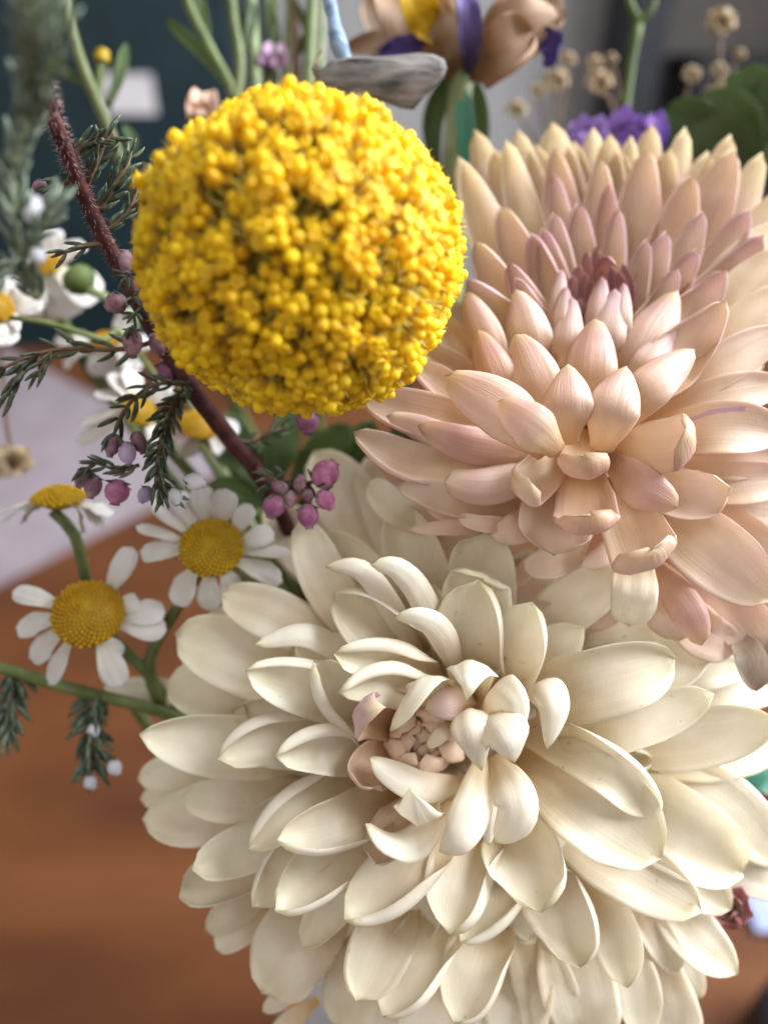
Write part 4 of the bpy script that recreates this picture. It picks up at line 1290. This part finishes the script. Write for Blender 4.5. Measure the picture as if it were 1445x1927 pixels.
twig(hm, [(300, 640, -9), (230, 657, -7), (120, 657, -5), (55, 672, -3), (-10, 700, -2)], [5, 5, 4, 3], 46, 34, ND, spread=1.0, whorl=2, start=0.12)
twig(hm, [(75, 665, -4), (40, 700, -3), (15, 745, -3)], 3, 38, 16, ND, spread=0.6)
twig(hm, [(100, 657, -4), (80, 690, -4), (72, 708, -4)], 3, 34, 16, ND, spread=0.7)
twig(hm, [(365, 725, -11), (300, 722, -8), (255, 748, -5), (225, 790, -3), (212, 830, -3)], [5, 4, 4, 3], 42, 26, ND, spread=1.25)
twig(hm, [(345, 738, -10), (322, 770, -6), (312, 800, -4), (300, 850, -3), (300, 905, -3), (315, 938, -3)], [6, 6, 5, 4], 38, 12, ND, spread=1.4, whorl=5)
twig(hm, [(262, 875, -4), (225, 885, -4), (180, 872, -4), (160, 890, -4)], [4, 3, 3], 32, 18, ND, spread=0.8)
twig(hm, [(180, 405, 2), (215, 350, 4), (240, 305, 5), (246, 285, 5)], [6, 6, 5, 4], 40, 22, ND, spread=0.9)
twig(hm, [(160, 355, 6), (185, 300, 8), (200, 265, 9), (215, 250, 9)], [6, 5, 4], 40, 20, ND, spread=0.9)
twig(hm, [(135, 300, 9), (165, 268, 10), (195, 262, 11)], [5, 4, 3], 38, 18, ND, spread=0.8)
twig(hm, [(195, 440, 0), (240, 400, 0), (262, 350, 0)], [5, 4, 3], 36, 24, ND, spread=0.8)
twig(hm, [(215, 455, -1), (160, 463, 1), (105, 480, 2)], [6, 5, 3], 34, 30, ND, spread=0.9, start=0.3)
twig(hm, [(145, 340, 7), (105, 350, 9), (80, 385, 10)], [5, 4, 3], 36, 16, ND, spread=0.8)
twig(hm, [(430, 830, -18), (480, 830, -20), (540, 800, -22)], [5, 4, 3], 34, 22, ND, spread=0.9)
bud(hm, 238, 492, 0, 15, 'bud_dusk', (0.1, -1), 1.7)
bud(hm, 219, 570, -2, 22, 'bud_dusk', (-0.7, -0.5), 1.0)
bud(hm, 250, 644, -4, 20, 'bud_dusk', (0.1, -1), 1.5)
bud(hm, 296, 648, -8, 16, 'bud_dusk', (0.4, -1), 1.5)
bud(hm, 240, 852, -1, 18, 'bud_lilac', (0.2, -1), 1.3)
bud(hm, 212, 838, -3, 16, 'bud_dusk', (-0.2, -1), 1.4)
bud(hm, 262, 832, -4, 16, 'bud_dusk', (0.4, -1), 1.4)
bud(hm, 221, 925, -6, 25, 'bud_pink', (-0.1, -1), 1.0)
bud(hm, 176, 915, -6, 18, 'bud_dusk', (-0.2, -1), 1.3)
bud(hm, 158, 898, -6, 18, 'bud_dusk', (-0.6, -1), 1.2)
bud(hm, 366, 906, -2, 18, 'bud_white', (1, -0.3), 1.2)
bud(hm, 330, 934, -2, 15, 'bud_white', (0.3, -1), 1.2)
bud(hm, 274, 930, -5, 15, 'bud_lilac', (-0.5, -1), 1.2)
bud(hm, 578, 793, -16, 24, 'bud_pink', (0.1, -1), 1.0)
bud(hm, 75, 350, 8, 12, 'bud_dusk', (-0.8, -0.5), 1.3)
bud(hm, 312, 700, -10, 16, 'bud_pink', (0.4, -0.6), 1.4)
# knot of leaves where buds meet the stem
for (x, y, z) in ((250, 560, -3), (255, 590, -3), (248, 615, -3), (346, 725, -8), (240, 520, -2)):
    for j in range(7):
        d = RIGHT * rnd.uniform(-1, 1) + UP * rnd.uniform(-1, 0.8) - FWD * rnd.uniform(0, 0.8)
        leaf_at(hm, px(x, y, z), d, plen(28, z), ND)

hp = thing('heather_sprig', 'pale grey-green heather tip with one white round bud, before the red stem', 'heather', tuple(px(40, 480, 40)))
twig(hp, [(70, 560, 28), (40, 470, 34), (25, 350, 38), (50, 220, 42), (60, 90, 50), (50, -40, 58)], [8, 8, 7, 6], 58, 20, NP, 'stem_pale', spread=1.0, whorl=4)
twig(hp, [(40, 470, 34), (70, 440, 35), (95, 400, 36), (110, 370, 36)], [6, 5, 4], 46, 16, NP, 'stem_pale', spread=0.8, whorl=4)
twig(hp, [(25, 350, 38), (-10, 300, 40), (-30, 240, 42)], [6, 5, 4], 46, 16, NP, 'stem_pale', spread=0.7)
twig(hp, [(50, 220, 42), (90, 140, 46), (105, 60, 50), (95, -20, 52)], [6, 5, 4], 52, 20, NP, 'stem_pale', spread=1.0, whorl=4)
twig(hp, [(50, 480, 33), (20, 500, 34), (-10, 530, 34)], [5, 4, 3], 44, 14, NP, 'stem_pale', spread=0.7)
bud(hp, 65, 398, 36, 26, 'bud_white', (0.2, 1), 1.05, lib=NP)
bud(hp, 72, 480, 34, 16, 'bud_white', (0.4, -1), 1.1, lib=NP)

hg = thing('heather_sprig', 'small heather tip with magenta bell buds between globe flower and white chrysanthemum', 'heather', tuple(px(490, 890, -20)))
tube(hg, [(480, 880, -22), (520, 905, -14), (560, 918, -11), (600, 900, -10)], [5, 4, 3], M['stem_brown'], name='twig', n=7)
for x, y, r, k, d, l in [(516, 952, 23, 'bud_pink', (-0.4, -1), 1.05), (612, 892, 28, 'bud_pink', (0.5, 0.6), 1.1), (612, 940, 20, 'bud_pink', (0.5, -0.7), 1.1), (580, 970, 22, 'bud_pink', (0.1, -1), 1.15),
                         (528, 918, 14, 'bud_dusk', (-0.5, 0.2), 1.2), (565, 910, 14, 'bud_dusk', (0.1, 0.8), 1.2), (547, 938, 13, 'bud_dusk', (0, -1), 1.3), (580, 932, 12, 'bud_dusk', (0.2, -1), 1.2)]:
    bud(hg, x, y, -9, r, k, d, l)
for i in range(26):
    leaf_at(hg, px(rnd.uniform(500, 600), rnd.uniform(885, 930), -11), RIGHT * rnd.uniform(-1, 1) + UP * rnd.uniform(-1, 1) - FWD * rnd.uniform(-0.2, 0.6), plen(30, -11), ND)

for (x, y, lab, pts, bd) in [
    (20, 1350, 'withered heather tip at the end of the thick green stem, without buds', [(30, 1262, -24), (25, 1310, -23), (18, 1350, -22), (10, 1385, -22)], []),
    (172, 1350, 'withered heather tip with one white bud hanging from the thick green stem', [(190, 1300, -26), (178, 1325, -25), (168, 1370, -24)], [(176, 1374, 13)]),
    (190, 1440, 'withered heather tip with two white buds hanging over the table', [(168, 1370, -25), (172, 1410, -25), (176, 1450, -25)], [(216, 1444, 15), (170, 1472, 14)])]:
    h = thing('heather_sprig', lab, 'heather', tuple(px(*pts[0])))
    twig(h, pts, [4, 3, 3], 46, 11, ND, spread=1.6, whorl=4)
    for bx, by, br in bd:
        bud(h, bx, by, -23, br, 'bud_white', (0.5, -0.6), 1.1)

M['violet_pale'] = petal_mat('pale_lilac_pink_petal', [(0, lin('b890b8')), (1, lin('d4b4d0'))], [(0, lin('b890b8')), (1, lin('d4b4d0'))], transl=0.35, rough=0.6)
# ------------------------------------------------------------------ stems and flowers behind
ZK = 1.45
def strap(parent, pts, w, mat='leaf_green', name='leaf', **kw):
    kw.setdefault('cup', 25); kw.setdefault('tip', 0.5); kw.setdefault('base', 0.5)
    return petal(parent, pts, w, M[mat], name=name, NV=16, NU=9, **kw)

w1 = thing('wax_flower', 'forked green stem with orange-tipped bud in front of the dark teal cabinet', 'stem', tuple(px(225, 300, -40)))
tube(w1, [(110, -60, -34), (135, 60, -36), (165, 150, -38), (200, 230, -40), (235, 320, -42), (330, 520, -60), (560, 1000, -100)], [10, 12, 13, 14, 14], M['stem_green'])
tube(w1, [(198, 225, -40), (185, 180, -40), (192, 112, -40)], [8, 7, 10], M['stem_green'], name='side_shoot')
tube(w1, [(192, 118, -40), (194, 96, -40)], [16, 13], M['iris_yellow'] if False else M['disc'], name='bud_tip')
strap(w1, [(205, 200, -40), (225, 140, -40), (238, 80, -40)], 22)
strap(w1, [(165, 165, -38), (120, 130, -38), (95, 110, -38)], 20)
strap(w1, [(238, 300, -42), (250, 270, -42), (235, 235, -42)], 20)
w2 = thing('wax_flower', 'green stem with narrow pointed leaves rising above the globe flower', 'stem', tuple(px(440, 200, -45)))
tube(w2, [(455, 260, -46), (440, 180, -45), (400, 100, -44), (360, 20, -43), (340, -50, -42)], [11, 11, 10, 9], M['stem_green'])
tube(w2, [(445, 195, -45), (452, 120, -45), (440, 40, -45), (430, -50, -45)], [10, 10, 9], M['stem_green'])
strap(w2, [(430, 160, -44), (370, 90, -43), (312, 36, -42)], 24)
strap(w2, [(395, 95, -44), (385, 40, -44), (372, -20, -44)], 20)
strap(w2, [(450, 110, -45), (470, 60, -45), (478, 0, -45)], 20)
tube(w2, [(455, 255, -46), (520, 420, -70), (560, 900, -105)], [11, 11], M['stem_green'])
w3 = thing('stem_bunch', 'bunch of pale upright stems behind the globe flower', 'stems', tuple(px(540, 200, -52)))
for x0, x1, r, mt, zz in [(485, 470, 10, 'stem_pale', -50), (505, 520, 8, 'stem_green', -52), (540, 548, 9, 'stem_pale', -54), (560, 552, 9, 'stem_brown', -52), (580, 590, 11, 'stem_green', -50), (520, 500, 7, 'stem_pale', -56), (600, 612, 6, 'stem_pale', -58)]:
    tube(w3, [(x1, -60, zz), ((x0 + x1) / 2, 70, zz), (x0, 200, zz), (x0 + 10, 400, zz - 12), (600, 900, -105)], r, M[mt])
for x, y, a in [(470, 30, -30), (500, 70, 25), (555, 60, 40), (590, 30, -35), (610, 110, -30), (530, 40, -25)]:
    strap(w3, [(x, y + 60, -51), (x + a * 0.4, y + 20, -51), (x + a, y - 30, -51)], 16)
for i, (x, y, z, lab) in enumerate([(382, 205, -42, 'pink wax flower bud peeping out above the globe flower'), (515, 112, -50, 'small lilac-pink bud among the pale upright stems')]):
    b = thing('wax_flower_bud', lab, 'flower bud', tuple(px(x, y, z)))
    for k in range(5):
        a_ = k * 1.257 + 0.3
        petal(b, [(x, y + 12, z - 2), (x + 24 * math.cos(a_), y + 14 * math.sin(a_), z + 2), (x + 14 * math.cos(a_ + 0.3), y - 26 + 8 * math.sin(a_), z)], 30 if i == 0 else 15, M['violet_pale' if i else 'eye'], cup=40, NV=12, NU=7)
    tube(b, [(x, y + 10, z - 2), (x + 10, y + 120, z - 8), (560, 900, -105)], 7, M['stem_green'])

ZK = 1.0
# weathered grey leaf on a blue stalk
gl = thing('grey_leaf', 'weathered grey wedge-shaped leaf on a dusty blue stalk above the globe flower', 'leaf', tuple(px(640, 105, -24)))
out2 = [(588, 160), (600, 135), (622, 114), (655, 107), (700, 107), (745, 103), (785, 99), (815, 102), (836, 112), (841, 128), (834, 146), (818, 163), (798, 184), (778, 207), (755, 204), (715, 190), (680, 186), (640, 182), (605, 176)]
V, Fc = [], []
n_ = len(out2)
for lay, (k, dz) in enumerate([(0.90, 1.6), (0.985, 1.0), (1.0, 0.0), (0.985, -1.2), (0.9, -1.8)]):
    for x, y in out2:
        V.append(px(715 + (x - 715) * k, 145 + (y - 145) * k, -24 + dz + 0.9 * math.sin(x * 0.03) - (y - 145) * 0.03))
for l in range(4):
    for j in range(n_):
        Fc.append((l * n_ + j, l * n_ + (j + 1) % n_, (l + 1) * n_ + (j + 1) % n_, (l + 1) * n_ + j))
Fc.append(tuple(range(n_ - 1, -1, -1))); Fc.append(tuple(4 * n_ + j for j in range(n_)))
mesh_obj('blade', V, Fc, M['grey_leaf'], gl)
tube(gl, [(612, -60, -22), (622, 10, -22), (634, 70, -22.5), (650, 112, -23.5), (668, 128, -24)], [12, 12, 12, 17, 8], M['blue_stalk'], name='stalk', rough=0.06, n=12, steps=40)
mesh_obj('twig_end', *tube_geo([px(600, 150, -24), px(592, 128, -26), px(606, 96, -28)], [plen(6, -24), plen(4, -26), plen(2, -28)]), M['stem_brown'], gl)

# dried iris
ZK = 1.3
ir = thing('dried_iris', 'dried papery brown iris with yellow throat and violet remains', 'iris', tuple(px(860, 160, -40)))
for pts, w, mt, kw in [
    ([(860, 130, -40), (800, 70, -36), (760, -30, -36)], 130, 'iris_brown', dict(cup=45)),
    ([(870, 130, -40), (850, 60, -34), (835, -10, -32)], 90, 'iris_brown', dict(cup=50, side='o')),
    ([(880, 140, -42), (960, 60, -36), (1050, 30, -36)], 110, 'iris_brown', dict(cup=60, side='o')),
    ([(880, 130, -40), (950, 105, -34), (1000, 60, -33)], 90, 'iris_brown', dict(cup=50, fr=80)),
    ([(900, 110, -44), (990, 20, -42), (1062, 40, -42)], 80, 'iris_brown', dict(cup=50)),
    ([(850, 130, -44), (740, 80, -42), (650, 90, -42)], 40, 'iris_brown', dict(cup=60)),
    ([(840, 120, -46), (730, 50, -46), (700, -20, -46)], 60, 'iris_brown', dict(cup=55)),
    ([(880, 140, -38), (884, 70, -30), (876, -20, -30)], 44, 'iris_purple', dict(cup=40)),
    ([(890, 130, -41), (905, 100, -37), (890, 70, -36)], 36, 'iris_purple', dict(cup=40)),
    ([(1000, 60, -38), (1040, 85, -36), (1032, 126, -36)], 46, 'iris_purple', dict(cup=40)),
    ([(760, 80, -43), (735, 100, -43), (700, 110, -43)], 30, 'iris_purple', dict(cup=30)),
    ([(835, 70, -38), (795, 30, -31), (768, -25, -30)], 64, 'iris_yellow', dict(cup=30)), ([(850, 90, -38), (770, 95, -37), (712, 105, -36)], 50, 'iris_purple', dict(cup=40))]:
    petal(ir, pts, w, M[mt], ruffle=4.5, tip=0.1, NU=19, NV=32, **kw)
tube(ir, [(868, 130, -42), (862, 220, -46), (855, 330, -50), (840, 600, -70), (800, 1200, -110)], [22, 34, 36, 30], M['stem_pale'], n=14)
strap(ir, [(905, 340, -50), (905, 230, -46), (895, 150, -43)], 30, 'leaf_green')
strap(ir, [(820, 330, -50), (815, 230, -48), (845, 140, -44)], 40, 'leaf_green')
strap(ir, [(880, 350, -48), (875, 240, -44), (872, 160, -42)], 34, 'teal_leaf')

# violet statice
sv = thing('statice', 'violet ruffled statice flower behind the peach chrysanthemum', 'statice', tuple(px(1180, 330, -52)))
for i in range(34):
    x, y = rnd.uniform(1090, 1255), rnd.uniform(222, 285)
    y += max(0, (1150 - x)) * 0.25
    a_ = rnd.uniform(-0.9, 0.9)
    petal(sv, [(x, y + 60, -54), (x, y + 20, -50 + rnd.uniform(-3, 3)), (x + 26 * math.sin(a_), y - 18 * math.cos(a_) + 5, -48 + rnd.uniform(-3, 3))], rnd.uniform(44, 62), M['violet'], cup=30, tip=-0.5, ruffle=3.5, NV=12, NU=9)
tube(sv, [(1180, 330, -54), (1170, 500, -60), (1000, 1100, -105)], 12, M['stem_green'])
# yellow petal tip by the statice
yl = thing('yellow_floret', 'narrow yellow petal between two back petals of the peach chrysanthemum', 'petal', tuple(px(1262, 400, -46)))
petal(yl, [(1250, 420, -46), (1262, 350, -45), (1274, 284, -45)], 28, M['iris_yellow'], cup=25)

# round green leaves
ev = thing('leafy_branch', 'branch of round green leaves behind the violet statice', 'branch', tuple(px(1400, 320, -60)))
for pts, w in [([(1400, 330, -62), (1300, 255, -58), (1240, 215, -58)], 120), ([(1420, 330, -60), (1350, 260, -56), (1300, 190, -57)], 150), ([(1440, 270, -58), (1415, 190, -56), (1388, 130, -56)], 90), ([(1400, 260, -58), (1445, 210, -56), (1490, 190, -56)], 110), ([(1445, 340, -62), (1440, 280, -60), (1470, 230, -60)], 110)]:
    petal(ev, pts, w, M['leaf_green'], name='leaf', cup=18, tip=0.0, base=0.4, tm=0.5)
tube(ev, [(1470, 240, -59), (1430, 300, -60), (1390, 420, -66), (1000, 1150, -108)], 8, M['stem_green'])

# forked stem and dried baby's breath
fk = thing('forked_stem', 'green forked stem rising behind the peach chrysanthemum', 'stem', tuple(px(1170, 260, -66)))
tube(fk, [(1000, 1150, -108), (1150, 400, -70), (1172, 230, -66), (1186, 120, -64), (1202, 38, -62)], [9, 9, 10, 10], M['bud_green'])
tube(fk, [(1202, 42, -62), (1186, 10, -61), (1172, -50, -60)], [9, 7, 6], M['bud_green'])
tube(fk, [(1202, 42, -62), (1226, 12, -61), (1240, -50, -60)], [9, 7, 6], M['bud_green'])

def dried_floret(th, x, y, z, r):
    for k in range(6):
        a_ = k * 1.05 + rnd.uniform(-0.2, 0.2)
        petal(th, [(x, y + r * 0.2, z - 1), (x + r * 0.6 * math.cos(a_), y + r * 0.5 * math.sin(a_), z + 1), (x + r * 1.1 * math.cos(a_), y + r * 0.9 * math.sin(a_) - r * 0.15, z + 0.5)], r * 0.9, M['dried'], cup=40, tip=-0.2, ruffle=2.5, NV=9, NU=7)
for i, (lab, spots, root) in enumerate([
    ("single dried cream floret on a thin stalk near the taupe panel", [(1356, 42, 26)], (1330, 260)),
    ("dried cream florets on a branching stalk beside the forked stem", [(1118, 120, 15), (1126, 155, 24), (1150, 110, 10)], (1165, 250)),
    ("dried beige floret cluster under the iris", [(1046, 152, 22), (1012, 172, 14), (972, 208, 18), (1068, 112, 14)], (1030, 320)),
    ("dried beige floret clusters over the round green leaves", [(1392, 102, 10), (1300, 140, 16), (1352, 132, 14), (1362, 170, 18), (1340, 178, 14)], (1255, 260))]):
    th = thing('dried_baby_breath', lab, 'dried flower', tuple(px(root[0], root[1], -87)))
    for x, y, r in spots:
        dried_floret(th, x, y, -85, r)
        tube(th, [(x, y + 4, -85), ((x + root[0]) / 2 + 6, (y + root[1]) / 2, -86), (root[0], root[1], -87)], 3, M['stem_brown'], name='stalk', n=6)
    tube(th, [(root[0], root[1], -87), (root[0] - 30, root[1] + 200, -90), (900, 1200, -108)], 4, M['stem_brown'], n=6)
th = thing('dried_baby_breath', 'dried cream floret in front of the lilac-grey folder', 'dried flower', tuple(px(25, 872, -45)))
dried_floret(th, 26, 870, -44, 34); dried_floret(th, -10, 880, -46, 26)
tube(th, [(26, 876, -45), (10, 760, -46), (20, 600, -50), (200, 700, -60), (600, 1250, -100)], 4, M['stem_brown'], n=6)

ZK = 1.0
# foliage and back petals between the heads
fo = thing('leafy_branch', 'dark green leafy branch below the globe flower', 'branch', tuple(px(500, 1000, -60)))
for pts, w in [([(520, 960, -52), (470, 870, -48), (400, 850, -48)], 60), ([(520, 940, -52), (520, 850, -46), (560, 770, -46)], 60), ([(520, 960, -52), (440, 920, -48), (380, 930, -48)], 50), ([(540, 940, -52), (600, 860, -48), (660, 800, -48)], 70), ([(500, 900, -50), (450, 820, -46), (430, 770, -46)], 46), ([(560, 960, -54), (660, 880, -52), (700, 790, -52)], 80)]:
    petal(fo, pts, w, M['leaf_green'], name='leaf', cup=20, tip=0.5, base=0.3)
tube(fo, [(500, 880, -50), (525, 960, -54), (600, 1250, -95)], 8, M['stem_green'])
for pts, w in [([(800, 1180, -34), (690, 1000, -36), (590, 850, -38)], 130), ([(820, 1180, -34), (740, 960, -36), (690, 860, -38)], 120), ([(740, 1200, -34), (610, 1060, -36), (500, 960, -38)], 120)]:
    petal(wm_, pts, w, M['white'], cup=25)

# dried red flowers, teal leaves at the right edge
for x, y, r, lab in [(1378, 1712, 44, 'crinkled dried flower with red rim at the lower right of the white chrysanthemum'), (1452, 1530, 44, 'crinkled dusky pink dried flower beside the blue-green leaves'), (1458, 1606, 36, 'small dried flower with crimson edge under the white petals')]:
    th = thing('dried_carnation', lab, 'dried flower', tuple(px(x, y, -34)))
    for k in range(11):
        a_ = k * 2.399
        rr = r * (0.55 + 0.5 * (k / 11))
        petal(th, [(x, y + 8, -27), (x + rr * 0.5 * math.cos(a_), y + rr * 0.5 * math.sin(a_), -22), (x + rr * math.cos(a_), y + rr * math.sin(a_), -21)], r * 0.8, M['dried_red'], cup=40, tip=-0.6, ruffle=4.5, NV=14, NU=11)
    tube(th, [(x, y + 8, -38), (x - 60, y - 40, -50), (1000, 1500, -90)], 7, M['stem_brown'])
tl = thing('leafy_branch', 'blue-green leaves behind the right petals of the white chrysanthemum', 'branch', tuple(px(1400, 1480, -50)))
for pts, w in [([(1330, 1520, -52), (1390, 1460, -50), (1460, 1430, -50)], 60), ([(1340, 1540, -52), (1410, 1480, -50), (1480, 1480, -50)], 50), ([(1360, 1640, -52), (1420, 1620, -50), (1480, 1600, -50)], 50)]:
    petal(tl, pts, w, M['teal_leaf'], name='leaf', cup=15)
tube(tl, [(1370, 1530, -53), (1250, 1520, -65), (1000, 1520, -92)], 7, M['stem_green'])
og = thing('orange_petal', 'single orange petal hanging below the white chrysanthemum', 'petal', tuple(px(560, 1890, -30)))
petal(og, [(560, 1870, -32), (552, 1905, -30), (548, 1950, -30)], 40, M['orange'], cup=20)
